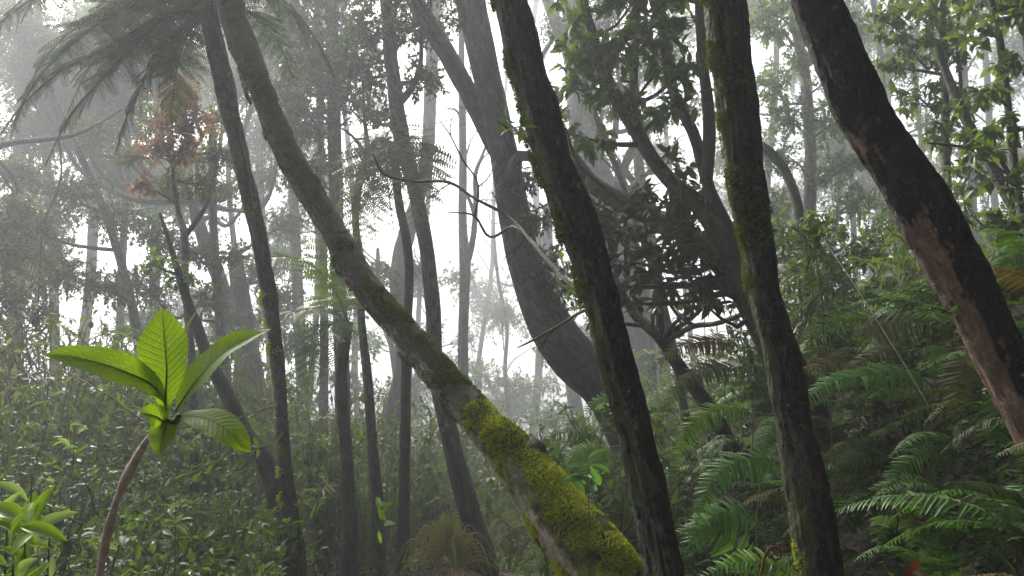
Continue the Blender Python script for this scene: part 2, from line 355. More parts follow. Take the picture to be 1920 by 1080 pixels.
def branch(T, base, pts, mat, sides=7, seg=.1, rough=.08, name='branch'):
    mb = MB(); tube(mb, [P(a, b, d) for a, b, w, d in pts], [w * dep(d) / FPX / 2 for a, b, w, d in pts], sides, seg, rough, 9)
    return obj(name, mb.mesh(name, mat, base, attr='bk'), T)
def twig_spray(T, base, items, mat=None, name='bough', n=5):
    """bare branching twigs: items (px,py,px2,py2,depth,w)"""
    for (x0, y0, x1, y1, d, w) in items:
        mb = MB(); w = w * dep(d) / d
        a = P(x0, y0, d); c = P(x1, y1, d + R.normal() * .2); ln = np.linalg.norm(c - a)
        pts = [a, a + (c - a) * .35 + R.normal(size=3) * ln * .06, a + (c - a) * .7 + R.normal(size=3) * ln * .06, c]
        pp, _ = tube(mb, pts, [w * d / FPX / 2, w * d / FPX / 2 * .8, w * d / FPX / 2 * .5, .0015], 5, .08, .1, 12)
        for lev in range(2):
            m = n * (lev + 1) * 2; s = pp[(len(pp) * (.15 + .8 * R.random(m))).astype(int)]
            e = s + nrm(nrm((c - a)[None]) * .8 + rdir(m) * .9) * ln * (.2 + .25 * R.random((m, 1))) / (lev + 1)
            b = (s + e) / 2 + rdir(m) * ln * .04
            beziers(mb, s, b, e, np.full(m, w * d / FPX * .16 / (lev + 1)), np.full(m, .0012), 3, 5)
        obj(name, mb.mesh(name, mat or M['twig'], base), T)
#==MAIN==
# ------------------------------------------------------------------ fronds
def frond_mesh(pts, plen, npairs, tmpl, up, f0=.12, wr=.2, rr=.004, peak=.3, tipmin=.12, mat=None, origin=(0, 0, 0), bip=False, fwd=.3, sag=.12):
    mb = MB(); pts = np.asarray(pts, float)
    p, r = tube(mb, pts, np.linspace(rr, rr * .25, len(pts)), 5, .03 if not bip else .06, 0, 3)
    s = np.concatenate([[0], np.cumsum(np.linalg.norm(np.diff(p, axis=0), axis=1))]); s /= s[-1]
    t = np.linspace(f0, .985, npairs)
    pos = np.stack([np.interp(t, s, p[:, i]) for i in range(3)], 1); T = np.gradient(p, axis=0); T = nrm(np.stack([np.interp(t, s, T[:, i]) for i in range(3)], 1))
    up = np.asarray(up, float); S = nrm(np.cross(T, up)); N = np.cross(S, T)
    u = (t - f0) / (1 - f0); ln = plen * np.where(u < peak, .45 + .55 * np.sin(u / peak * math.pi / 2), tipmin + (1 - tipmin) * np.clip((1 - u) / (1 - peak), 0, 1) ** .8)
    for sgn in (1, -1):
        keep = R.random(len(t)) > (.04 if bip else .07)
        X = S * sgn + T * (fwd + .25 * u[:, None]) + R.normal(size=S.shape) * (.13 if bip else .09) - np.array([0, 0, sag])
        l = ln * (.9 + .2 * R.random(len(ln)))
        inst(mb, tmpl, pos[keep], X[keep], (N + R.normal(size=N.shape) * (.35 if bip else .16))[keep], l[keep], (l if bip else l * wr + plen * .03)[keep])
    return mb.mesh('frond', mat, origin)
def frond_px(T, base, pts, plen, npairs, mat, tmpl=PINNA, up=None, root=True, rr=.004, f0=None, **k):
    w = [P(*q) for q in pts]
    w0 = list(w)
    if root:
        b = np.asarray(base); w = [b, b * .5 + w[0] * .5 + np.array([0, 0, .05])] + w
    L_ = lambda q: sum(np.linalg.norm(q[i + 1] - q[i]) for i in range(len(q) - 1))
    if f0 is None: f0 = max(.03, 1 - L_(w0) / L_(w) * .97)
    if up is None:
        m = w0[len(w0) // 2]; up = nrm((CP - m)[None])[0] * .75 + np.array([0, 0, .65])
    return obj('frond', frond_mesh(w, plen, npairs, tmpl, up, f0=f0, mat=mat, origin=base, rr=rr, **k), T)
def canon(length, rise, droop, plen, npairs, mat, tmpl=PINNA_S, bip=False, rr=.004, **k):
    u = np.linspace(0, 1, 9); x = length * (u * .92); z = length * (rise * u - droop * u * u); y = length * .06 * np.sin(u * 2.2 + R.random() * 3) * u
    return frond_mesh(np.stack([x, y, z], 1), plen, npairs, tmpl, (0, 0, 1), f0=.18, mat=mat, rr=rr, bip=bip, **k)
# ------------------------------------------------------------------ setting
g = MB(); xs = np.concatenate([np.linspace(-70, -12, 22)[:-1], np.linspace(-12, 12, 161), np.linspace(12, 70, 22)[1:]]); ys = np.concatenate([np.linspace(-20, -2, 8)[:-1], np.linspace(-2, 16, 121), np.linspace(16, 90, 34)[1:]])
X, Y = np.meshgrid(xs, ys); Z = H(X, Y) + .02 * np.sin(X * 13 + Y * 7) * np.cos(Y * 11 - X * 3) * (np.abs(X) < 12)
nx = len(xs); i = np.arange(len(ys) - 1)[:, None] * nx; j = np.arange(nx - 1)[None]
g.add(np.stack([X, Y, Z], -1).reshape(-1, 3), np.stack([i + j, i + j + 1, i + nx + j + 1, i + nx + j], -1).reshape(-1, 4))
go = obj('ground', g.mesh('ground', M['soil'])); go['kind'] = 'structure'
g = MB(); ys2 = np.linspace(-1, 11, 90); cx = -.15 + .05 * np.sin(ys2 * .9) - .035 * (ys2 - 4); hw = .38 + .06 * np.sin(ys2 * 2.3)
W_ = np.stack([cx - hw, cx - hw * .5, cx, cx + hw * .5, cx + hw], 1); YY = np.repeat(ys2[:, None], 5, 1); ZZ = H(W_, YY) + np.array([.005, .03, .02, .03, .005])
i = np.arange(89)[:, None] * 5; j = np.arange(4)[None]
g.add(np.stack([W_, YY, ZZ], -1).reshape(-1, 3), np.stack([i + j, i + j + 1, i + 6 + j, i + 5 + j], -1).reshape(-1, 4))
po = obj('path', g.mesh('path', M['path'])); po['kind'] = 'structure'
hm = NT('haze_air'); pv = hm.n('VolumePrincipled', {'Color': (.90, .94, .99, 1), 'Density': .0095, 'Anisotropy': .5})
hm.t.links.new(pv, hm.out.inputs['Volume'])
g = MB(); bx = [(-72, -22, -7), (72, -22, -7), (72, 92, -7), (-72, 92, -7)]; g.add(bx + [(a, b, 27) for a, b, c in bx], [[0, 3, 2, 1], [4, 5, 6, 7], [0, 1, 5, 4], [1, 2, 6, 5], [2, 3, 7, 6], [3, 0, 4, 7]])
ho = obj('haze', g.mesh('haze', hm.m, smooth=False)); ho['kind'] = 'stuff'
# ------------------------------------------------------------------ the near leaning trunks
A = tree('leaning_mossy_tree', 'mossy tree leaning far left across the middle, bright moss cushions on its lower trunk', 'tree',
     [(400, -60, 46, 5.2), (428, 0, 47, 5.1), (468, 120, 46, 4.9), (526, 262, 46, 4.7), (588, 375, 47, 4.5), (645, 475, 50, 4.3), (698, 555, 55, 4.1), (770, 640, 57, 3.9), (838, 722, 62, 3.7), (905, 792, 66, 3.5), (975, 868, 84, 3.3), (1035, 950, 112, 3.15), (1105, 1040, 136, 3.0), (1170, 1130, 150, 2.9)],
     M['bark_mossy'], top=1.6, sides=56, seg=.02, rough=.26, hero=True, freq=7)
T, base, pp, rr = A
# knot and bumps
mb = MB(); tube(mb, [P(548, 300, 4.72), P(545, 292, 4.62), P(540, 287, 4.55)], [.052, .045, .03], 14, .02, .2, 12, hero=True); obj('knot', mb.mesh('knot', M['bark_mossy'], base, attr='bk'), T)
mb = MB(); tube(mb, [P(980, 862, 3.36), P(1000, 848, 3.3), P(1014, 838, 3.28)], [.10, .09, .04], 18, .02, .25, 12, hero=True); obj('knot', mb.mesh('knot', M['bark_mossy'], base, attr='bk'), T)
# real moss: tufts of short blades on the upper and right side
def moss(T, base, pp, rr, n, z0, z1, mat, dirv, k, ln, name='moss', thr=.35):
    zz = pp[:, 2]; ok = np.where((zz > z0) & (zz < z1))[0]
    i = R.choice(ok, n); tt = nrm(np.gradient(pp, axis=0)); A_ = nrm(np.cross(tt, np.array([0, 1, .01]))); B_ = np.cross(tt, A_)
    th = R.random(n) * 2 * math.pi; nn = A_[i] * np.cos(th)[:, None] + B_[i] * np.sin(th)[:, None]
    pos = pp[i] + nn * rr[i][:, None] * (.96 + .0 * th[:, None]) + tt[i] * (R.random((n, 1)) - .5) * .03
    s = nn @ np.asarray(dirv) * k + np.array([1.6 * mn.noise(Vector(q * 7)) + .8 * mn.noise(Vector(q * 22)) for q in pos])
    m = s > thr; pos = pos[m]; nn = nn[m]; hh = np.array([1 + .8 * mn.noise(Vector(q * 9)) for q in pos])
    mbm = MB(); X = nn + rdir(len(pos)) * .7 + np.array([0, 0, -.25]); l = ln * (.5 + R.random(len(pos))) * hh
    inst(mbm, LO, pos + nn * .004, X, rdir(len(pos)), l, l * .35)
    return obj(name, mbm.mesh(name, mat, base), T)
moss(T, base, pp, rr, 170000, -.1, 1.55, L['moss'], (.35, -.35, .5), .9, .010, thr=.0)
moss(T, base, pp, rr, 110000, 1.35, 4.8, L['moss_dark'], (.1, -.3, .5), .6, .013, thr=.42)
crown(T, base, pp[-12:], rr[-12:], [(380, -260, 200, 5.2), (250, -330, 180, 5.6), (520, -350, 180, 5.0)], L['mid'], .07, cover=.55)

B = tree('leaning_black_tree', 'near black trunk leaning left in the middle, crossing in front of the mossy tree foot', 'tree',
     [(940, -60, 72, 2.75), (957, 0, 73, 2.7), (982, 100, 76, 2.66), (1008, 200, 78, 2.62), (1042, 310, 82, 2.58), (1075, 400, 84, 2.54), (1110, 500, 82, 2.5), (1136, 600, 76, 2.45), (1160, 700, 76, 2.42), (1180, 780, 74, 2.4), (1205, 880, 76, 2.38), (1228, 980, 80, 2.35), (1250, 1090, 84, 2.3)],
     M['bark_black'], ws=.87, top=1.5, sides=84, seg=.011, rough=.2, ridge=.7, hero=True, freq=14)
T2, b2, p2, r2 = B
moss(T2, b2, p2, r2, 26000, 1.9, 3.3, L['moss_dark'], (-.9, -.2, .1), 1.0, .012, thr=.75)
crown(T2, b2, p2[-14:], r2[-14:], [(900, -350, 260, 2.9), (1000, -450, 260, 3.2)], L['mid'], .08, cover=.4)
Cc = tree('upright_dark_tree', 'near black trunk with a mossy left edge, standing right of centre on the fern bank', 'tree',
     [(1345, -60, 84, 2.75), (1356, 0, 85, 2.72), (1371, 100, 86, 2.7), (1385, 220, 84, 2.68), (1400, 340, 76, 2.66), (1420, 450, 68, 2.64), (1432, 540, 68, 2.62), (1458, 640, 70, 2.6), (1480, 740, 76, 2.58), (1500, 850, 84, 2.55), (1520, 950, 90, 2.52), (1540, 1090, 96, 2.48)],
     M['bark_black'], ws=.86, top=1.5, sides=84, seg=.011, rough=.2, ridge=.55, hero=True, freq=14, seed=2)
T3, b3, p3, r3 = Cc
moss(T3, b3, p3, r3, 30000, 1.75, 3.4, L['moss_dark'], (-.9, -.3, .1), 1.0, .012, thr=.6)
moss(T3, b3, p3, r3, 7000, .2, 1.2, L['moss'], (-1, .2, .1), 1.0, .007, thr=.95)
crown(T3, b3, p3[-14:], r3[-14:], [(1400, -350, 260, 3.0), (1250, -450, 260, 3.2)], L['mid'], .08, cover=.4)
D = tree('red_barked_tree', 'thick leaning trunk at the right with peeling reddish bark and pale lichen spots', 'tree',
     [(1500, -80, 108, 2.6), (1533, 0, 108, 2.55), (1585, 135, 110, 2.5), (1655, 270, 118, 2.45), (1738, 400, 122, 2.4), (1812, 540, 116, 2.35), (1888, 690, 112, 2.3), (1960, 830, 116, 2.25), (2020, 950, 124, 2.2)],
     M['bark_red'], ws=.81, top=1.4, sides=84, seg=.011, rough=.17, ridge=.2, hero=True, freq=12, seed=4)
T4, b4, p4, r4 = D
crown(T4, b4, p4[-14:], r4[-14:], [(1450, -400, 260, 2.9), (1620, -450, 280, 3.0)], L['mid'], .08, cover=.4)
# ------------------------------------------------------------------ slender tree fern at the left
T, base, pp, rr = tree('slender_tree_fern', 'slender bowed tree fern left of the mossy tree, yellow moss on its lower trunk', 'tree fern',
     [(385, 0, 40, 5.9), (405, 90, 44, 5.8), (424, 180, 42, 5.7), (445, 270, 40, 5.55), (470, 380, 40, 5.4), (492, 480, 38, 5.3), (510, 590, 34, 5.2), (520, 680, 32, 5.1), (526, 760, 28, 5.0), (532, 860, 32, 4.95), (542, 950, 44, 4.9), (553, 1070, 58, 4.85)],
     M['bark_slim'], ws=.8, top=0, sides=28, seg=.03, rough=.16, hero=True, freq=13)
moss(T, base, pp, rr, 26000, .3, 2.4, L['moss'], (-.9, -.3, 0), .6, .014, thr=.8)
tb = base
for q, pl in [([(392, 18, 5.9), (330, -10, 5.7), (250, 10, 5.4), (150, 70, 5.1), (70, 150, 4.9), (20, 240, 4.8)], .40),
          ([(392, 18, 5.9), (330, 25, 5.6), (260, 75, 5.3), (190, 150, 5.1), (130, 220, 5.0), (85, 310, 4.95)], .42),
          ([(392, 18, 5.9), (300, -40, 5.6), (180, -50, 5.3), (60, 0, 5.0), (-60, 90, 4.8)], .42),
          ([(392, 18, 5.9), (300, 30, 5.5), (200, 90, 5.2), (120, 130, 5), (40, 200, 4.9), (-30, 300, 4.8)], .42),
          ([(392, 18, 5.9), (310, -20, 6.1), (200, 20, 6.2), (110, 80, 6.3), (50, 170, 6.3), (20, 260, 6.3)], .42),
          ([(392, 18, 5.9), (320, 0, 6.3), (230, 60, 6.5), (160, 140, 6.6), (120, 230, 6.6)], .42),
          ([(392, 18, 5.9), (380, -50, 6.2), (440, -90, 6.3), (520, -50, 6.4), (570, 20, 6.5)], .36),
          ([(392, 18, 5.9), (340, 50, 5.8), (290, 120, 5.8), (245, 200, 5.8), (215, 290, 5.8)], .36),
          ([(392, 18, 5.9), (350, 70, 6.1), (330, 140, 6.2), (320, 230, 6.3)], .34),
          ([(392, 18, 5.9), (450, -30, 5.9), (530, 0, 6.0), (590, 70, 6.1), (630, 150, 6.2)], .34),
          ([(392, 18, 5.9), (460, 20, 6.3), (520, 80, 6.6), (555, 160, 6.8)], .32),
          ([(392, 18, 5.9), (420, -60, 5.6), (400, -120, 5.2), (330, -130, 4.9), (240, -90, 4.7), (150, -20, 4.6)], .4),
          ([(392, 18, 5.9), (340, -60, 5.9), (230, -90, 5.9), (120, -60, 5.9), (30, 10, 5.9), (-30, 90, 5.9)], .4)]:
    frond_px(T, base, q, pl * 1.05, 36, L['treefern'], tmpl=COMB, root=False, f0=.05, rr=.012, bip=True, up=(0, -.35, 1), sag=.22, fwd=.25)
# ------------------------------------------------------------------ middle distance trees
def mid(name, label, pts, mat='bark_grey', cat='tree', **k):
    return tree(name, label, cat, pts, M[mat], sides=k.pop('sides', 12), **k)
T, base, pp, rr = mid('swaying_tree', 'slim grey curved trunk passing behind the mossy leaning tree, its foot beside the grass tuft',
    [(722, -40, 30, 8), (726, 20, 31, 7.9), (735, 130, 33, 7.8), (750, 240, 38, 7.8), (775, 345, 35, 7.7), (800, 470, 34, 7.6), (812, 580, 37, 7.5), (818, 700, 38, 7.4), (840, 800, 42, 7.3), (864, 900, 50, 7.25), (885, 980, 56, 7.2), (908, 1066, 66, 7.1)], ws=.8, seg=.08, sides=18, rough=.09)
branch(T, base, [(752, 190, 16, 7.8), (775, 160, 13, 7.7), (788, 120, 10, 7.6), (790, 60, 8, 7.5)], M['bark_grey'])
crown(T, base, pp, rr, [(700, 60, 62, 7.8), (770, 50, 55, 7.9), (690, 150, 55, 8), (790, 150, 50, 8), (660, 110, 50, 7.9), (820, 60, 40, 8), (715, 215, 35, 8), (780, -40, 70, 7.6), (690, -50, 80, 7.7)], L['dark'], .07, cover=.75, wr=.4)
T, base, pp, rr = mid('thick_bowed_tree', 'thick hazy trunk bowing right behind the black leaning trunk, with a heavy limb joining it',
    [(868, -60, 58, 7.6), (881, 0, 57, 7.6), (905, 110, 54, 7.5), (935, 240, 50, 7.5), (952, 330, 56, 7.5), (968, 420, 61, 7.5), (995, 530, 66, 7.4), (1032, 610, 84, 7.3), (1076, 672, 88, 7.2), (1128, 728, 80, 7.15), (1168, 795, 78, 7.1), (1198, 880, 80, 7.05)], seg=.08, sides=24, rough=.06, hero=True, freq=4)
branch(T, base, [(948, 310, 36, 7.5), (916, 250, 37, 7.55), (882, 180, 36, 7.6), (840, 105, 36, 7.7), (795, 30, 34, 7.8), (750, -50, 32, 7.9)], M['bark_grey'], 16)
branch(T, base, [(955, 350, 30, 7.4), (975, 292, 22, 7.3), (1010, 300, 18, 7.2), (1060, 330, 18, 7.1)], M['bark_grey'], 9)
crown(T, base, pp, rr, [(995, 340, 40, 7.3), (1012, 420, 48, 7.2), (1030, 500, 50, 7.2), (985, 250, 28, 7.3), (1060, 545, 45, 7.1), (860, -60, 90, 7.6), (760, -90, 100, 7.7), (970, -80, 90, 7.4), (850, 40, 26, 7.5)], L['dark'], .06, cover=.62)
T, base, pp, rr = mid('pale_broad_tree', 'broad pale trunk fading in fog between the black leaning trunk and the leafy tangle',
    [(1075, -50, 68, 13), (1080, 20, 68, 13), (1086, 140, 70, 13), (1096, 250, 74, 12.9), (1118, 330, 80, 12.8), (1150, 410, 88, 12.7), (1180, 520, 92, 12.6), (1200, 640, 96, 12.5)], ws=.75, seg=.2, sides=18)
branch(T, base, [(1075, 120, 26, 13), (1045, 50, 24, 12.9), (1020, -20, 22, 12.8)], M['bark_grey'])
crown(T, base, pp, rr, [(1040, 50, 42, 11), (1022, 170, 30, 11), (1130, 210, 42, 11), (1085, 30, 55, 11), (1160, 120, 50, 11), (1215, 230, 45, 10.5), (1250, 290, 34, 10.5), (1290, 210, 40, 10.5), (1140, 40, 60, 11), (1250, 100, 60, 11), (1160, 300, 26, 10.5)], L['grey'], .055, cover=.42)
T, base, pp, rr = mid('forked_pole_tree', 'thin straight pale trunk forking into two poles, seen in the bright gap',
    [(866, 150, 13, 12.3), (867, 210, 14, 12.2), (868, 320, 15, 12.2), (868, 440, 17, 12.1), (872, 490, 22, 12), (870, 560, 19, 12), (868, 700, 20, 11.9), (870, 880, 21, 11.8)], top=1.5, seg=.2)
branch(T, base, [(876, 495, 14, 12), (888, 440, 12, 12), (892, 380, 10, 12), (893, 320, 8, 12), (905, 290, 6, 12), (915, 262, 4, 12)], M['bark_grey'])
branch(T, base, [(889, 400, 8, 12), (878, 370, 7, 12), (862, 345, 5, 12)], M['bark_grey'])
twig_spray(T, base, [(868, 230, 830, 190, 12.2, 5), (866, 300, 900, 240, 12.2, 5), (893, 330, 930, 250, 12, 4), (866, 210, 880, 120, 12.2, 6)])
T, base, pp, rr = mid('kinked_pale_tree', 'pale kinked trunk far behind the slim curved tree',
    [(812, 60, 24, 13), (806, 190, 24, 13), (801, 290, 25, 13), (785, 370, 26, 13), (765, 430, 32, 13), (752, 480, 34, 13), (748, 560, 34, 12.9), (757, 640, 34, 12.8), (755, 700, 34, 12.7), (735, 780, 36, 12.6), (722, 880, 36, 12.5)], top=1.5, seg=.2)
crown(T, base, pp, rr, [(745, 520, 36, 12.8), (780, 505, 30, 12.8), (715, 500, 26, 12.8), (800, -40, 110, 13)], L['grey'], .07, cover=.7)
T, base, pp, rr = mid('bare_forked_tree', 'thin dark trunk with bare forking top, behind the mossy leaning tree at centre left',
    [(682, 190, 5, 7.6), (685, 240, 7, 7.6), (688, 285, 13, 7.5), (674, 335, 15, 7.5), (667, 420, 14, 7.4), (675, 490, 14, 7.3), (678, 600, 15, 7.2), (690, 720, 18, 7.1), (698, 830, 20, 7.0), (708, 940, 23, 6.9)], top=.5, seg=.06, sides=10, topr=.3)
branch(T, base, [(686, 285, 9, 7.5), (705, 268, 7, 7.5), (735, 258, 4, 7.5)], M['bark_grey']); branch(T, base, [(684, 290, 8, 7.5), (670, 265, 6, 7.4), (655, 250, 5, 7.4), (640, 240, 3, 7.4)], M['bark_grey'])
twig_spray(T, base, [(684, 230, 650, 150, 7.6, 4), (686, 260, 640, 290, 7.5, 4), (700, 270, 745, 230, 7.5, 4), (683, 200, 705, 120, 7.6, 4)])
# small tree fern beside it
T, base, pp, rr = mid('dark_tree_fern', 'small tree fern with dark stem and arching fronds, behind the mossy leaning tree',
    [(652, 606, 22, 6.6), (645, 650, 24, 6.5), (640, 700, 20, 6.5), (643, 760, 22, 6.5), (650, 860, 24, 6.4), (655, 960, 30, 6.3)], mat='bark_fibre', cat='tree fern', top=0, seg=.05, rough=.14)
for q in [[(652, 606, 6.6), (620, 580, 6.5), (570, 580, 6.4), (525, 592, 6.3), (480, 640, 6.2)], [(652, 606, 6.6), (625, 540, 6.4), (580, 495, 6.2), (520, 480, 6.0), (440, 500, 5.9), (400, 560, 5.8)], [(652, 606, 6.6), (640, 520, 6.8), (600, 430, 7), (540, 400, 7.1)],
          [(652, 606, 6.6), (620, 610, 6.2), (590, 660, 6.0), (575, 740, 5.9)], [(652, 606, 6.6), (670, 560, 6.9), (715, 545, 7.2), (760, 590, 7.4)], [(652, 606, 6.6), (630, 560, 7), (600, 560, 7.4), (560, 620, 7.6)]]:
    frond_px(T, base, q, .30, 34, L['mid'], tmpl=COMB_LO, root=False, f0=.1, rr=.008, bip=True, up=(0, -.3, 1), sag=.15)
T, base, pp, rr = mid('hazy_tree_fern', 'pale tree fern with combed fronds hanging in the bright gap', [(740, 268, 16, 7.56), (745, 360, 16, 7.5), (766, 480, 17, 7.5), (762, 640, 18, 7.5), (760, 800, 20, 7.4)], mat='bark_fibre', cat='tree fern', top=0, seg=.1)
for q in [[(a_ - 30, b_ + (b_ - 268) * .25, c_ * .72) for a_, b_, c_ in q_] for q_ in [[(770, 268, 10.5), (735, 262, 10.2), (712, 300, 10), (706, 380, 9.8), (712, 450, 9.7)], [(770, 268, 10.5), (740, 270, 10), (730, 330, 9.6), (735, 420, 9.4)], [(770, 268, 10.5), (810, 260, 10.2), (835, 300, 10), (842, 370, 9.8)], [(770, 268, 10.5), (800, 280, 9.9), (815, 330, 9.6), (818, 400, 9.4)],
          [(770, 268, 10.5), (745, 300, 9.8), (700, 340, 9.5), (680, 420, 9.3)], [(770, 268, 10.5), (760, 230, 10.8), (720, 220, 11), (680, 250, 11.2)], [(770, 268, 10.5), (755, 290, 9.6), (760, 350, 9.3), (770, 410, 9.2)]]]:
    frond_px(T, base, q, .36, 24, L['grey'], tmpl=COMB_LO, root=False, f0=.1, rr=.01, bip=True, up=(0, -.6, .8), sag=.2)
T, base, pp, rr = mid('straight_pale_tree', 'straight pale trunk with dark leaf clumps, right of the mossy leaning tree top', [(620, -30, 24, 9.5), (623, 60, 25, 9.5), (626, 200, 26, 9.4), (629, 330, 27, 9.3), (632, 480, 27, 9.2), (640, 640, 28, 9)], seg=.25)
crown(T, base, pp, rr, [(600, 130, 70, 9.2), (560, 60, 65, 9.2), (645, 190, 60, 9.2), (575, 240, 62, 9.2), (535, 180, 50, 9.2), (660, 60, 55, 9.2), (590, -30, 110, 9.2), (600, 310, 40, 9.2), (545, 330, 35, 9.2)], L['dark'], .075, cover=.75)
T, base, pp, rr = mid('thin_pole_tree', 'thin pale pole with sparse twigs, just left of the straight pale trunk', [(594, -20, 13, 12), (597, 60, 14, 12), (600, 200, 14, 12), (604, 400, 15, 12), (608, 640, 16, 11.8)], seg=.25)
crown(T, base, pp, rr, [(585, 120, 24, 11.9), (620, 70, 22, 11.9)], L['red'], .06, cover=.4)
# dark bare broken limb, hanging from the black leaning tree
for q in [[(1100, 560, 14, 2.95), (1060, 525, 11, 3.1), (1020, 480, 11, 3.3), (985, 440, 10, 3.6), (960, 425, 9, 3.8), (912, 440, 8, 4.0), (890, 405, 6, 4.0), (840, 398, 3, 4.0)],
          [(1010, 470, 8, 3.4), (940, 398, 9, 3.8), (890, 372, 9, 3.9), (845, 343, 9, 4.0), (760, 338, 6, 4.1), (718, 325, 5, 4.1), (700, 290, 4, 4.1)], [(890, 405, 6, 4.0), (896, 375, 6, 3.95), (897, 350, 5, 3.95), (865, 295, 5, 4.0), (845, 255, 4, 4.0), (826, 228, 4, 4.1)],
          [(1160, 570, 10, 2.6), (1090, 585, 9, 2.9), (1040, 615, 8, 3.1), (985, 645, 7, 3.2), (970, 652, 4, 3.2)]]:
    branch(T2, b2, [(a_, b_, c_ * .68, d_) for a_, b_, c_, d_ in q], M['bark_black'], 7, .04, .2)
twig_spray(T2, b2, [(985, 440, 940, 500, 3.6, 4), (940, 398, 905, 350, 3.8, 4), (845, 343, 800, 375, 4.0, 3), (760, 338, 715, 370, 4.1, 3), (845, 255, 860, 200, 4.0, 3), (1040, 615, 1010, 660, 3.1, 4), (897, 350, 930, 300, 3.95, 3)], M['bark_black'], n=3)
# tangle trees right of centre
T, base, pp, rr = mid('forking_leafy_tree', 'dark forked tree with broad hanging leaves, between the two near black trunks',
    [(1110, 60, 18, 5.4), (1130, 130, 24, 5.4), (1160, 190, 28, 5.3), (1190, 240, 30, 5.3), (1225, 300, 28, 5.2), (1262, 345, 30, 5.1), (1310, 385, 34, 5.0), (1350, 440, 40, 4.9), (1390, 520, 44, 4.8), (1440, 600, 48, 4.7)], mat='bark_dark', top=.8, seg=.07, sides=14, rough=.1)
branch(T, base, [(1188, 250, 22, 5.3), (1187, 160, 18, 5.4), (1190, 80, 14, 5.5), (1200, -30, 12, 5.6)], M['bark_dark'], 9)
branch(T, base, [(1400, 520, 30, 4.8), (1370, 440, 26, 4.9), (1335, 370, 24, 5), (1300, 250, 22, 5.1), (1265, 180, 20, 5.2), (1245, 80, 18, 5.3), (1240, -30, 16, 5.4)], M['bark_dark'], 9)
branch(T, base, [(1325, 340, 24, 5), (1330, 240, 24, 5.0), (1318, 120, 20, 5.1), (1310, -30, 18, 5.2)], M['bark_dark'], 9)
crown(T, base, pp, rr, [(1080, 80, 62, 5.3), (1090, 165, 56, 5.2), (1080, 250, 50, 5.2), (1145, 100, 66, 5.2), (1150, 180, 50, 5.1), (1210, 60, 66, 5.2), (1235, 130, 58, 5.1), (1280, 50, 55, 5.2), (1262, 200, 50, 5.1), (1195, 200, 42, 5.2), (1290, 130, 45, 5), (1170, 20, 60, 5.2), (1240, -60, 120, 5.2), (1090, -60, 110, 5.2), (1130, 260, 26, 5.2)], L['mid'], .095, cover=.58, wr=.42, tmpl=MID)
T, base, pp, rr = mid('drooping_shade_tree', 'leaning limb carrying a dark mass of glossy leaves left of the upright black trunk',
    [(1075, 300, 30, 5.9), (1110, 345, 34, 5.8), (1160, 375, 36, 5.7), (1215, 405, 38, 5.6), (1270, 430, 40, 5.4), (1330, 470, 44, 5.2), (1390, 540, 50, 5.0), (1430, 620, 50, 4.9)], mat='bark_dark', top=.6, seg=.07, sides=14, rough=.1)
branch(T, base, [(1190, 395, 12, 5.6), (1130, 350, 9, 5.4), (1080, 300, 8, 5.2), (1060, 240, 6, 5.1)], M['bark_dark'])
crown(T, base, pp, rr, [(1110, 410, 48, 5.5), (1150, 440, 55, 5.4), (1180, 490, 52, 5.3), (1235, 400, 56, 5.2), (1285, 360, 50, 5.1), (1250, 465, 62, 5.1), (1305, 440, 58, 5.0), (1350, 500, 50, 4.9), (1225, 530, 42, 5.1), (1290, 520, 50, 5.0), (1150, 540, 40, 5.2), (1090, 370, 36, 5.5), (1270, 310, 32, 5.1), (1330, 570, 36, 4.8), (1180, 570, 26, 5.2), (1200, 350, 26, 5.2)], L['dark'], .10, cover=.72, wr=.42, tmpl=MID)
T, base, pp, rr = mid('slim_white_pole', 'slim pale trunk rising behind the leafy tangle right of centre', [(1190, 120, 18, 11.5), (1192, 230, 18, 11.5), (1200, 330, 20, 11.4), (1215, 420, 22, 11.3), (1232, 540, 24, 11.2), (1240, 640, 24, 11)], seg=.2)
T, base, pp, rr = mid('swept_sapling', 'thin leaning sapling between the pale broad trunk and the forked leafy tree', [(1110, 190, 9, 8), (1128, 250, 11, 8), (1150, 300, 12, 8), (1170, 360, 13, 7.9), (1210, 460, 14, 7.8), (1250, 600, 16, 7.6)], seg=.15, mat='bark_dark')
twig_spray(T, base, [(1150, 300, 1100, 200, 8, 4), (1165, 340, 1120, 280, 8, 4), (1200, 330, 1290, 250, 8, 4)])
T, base, pp, rr = mid('low_crooked_tree', 'low crooked forked tree on the bank crest, under the dark glossy leaves',
    [(1170, 555, 14, 6.3), (1190, 590, 18, 6.2), (1215, 612, 22, 6.1), (1240, 635, 24, 6), (1262, 670, 26, 6)], mat='bark_dark', top=.2, seg=.06, sides=10)
branch(T, base, [(1240, 630, 16, 6), (1236, 570, 14, 6), (1236, 510, 12, 6)], M['bark_dark']); branch(T, base, [(1250, 640, 10, 6), (1300, 612, 11, 5.6), (1350, 605, 10, 5.2), (1410, 582, 10, 4.9)], M['bark_dark'])
branch(T, base, [(1305, 612, 8, 5.5), (1270, 590, 7, 5.7), (1240, 545, 5, 5.8)], M['bark_dark'])
crown(T, base, pp, rr, [(1245, 560, 34, 5.9), (1290, 565, 32, 5.7), (1335, 560, 34, 5.4), (1270, 600, 26, 5.8), (1120, 600, 22, 6)], L['dark'], .085, cover=.5, tmpl=MID)
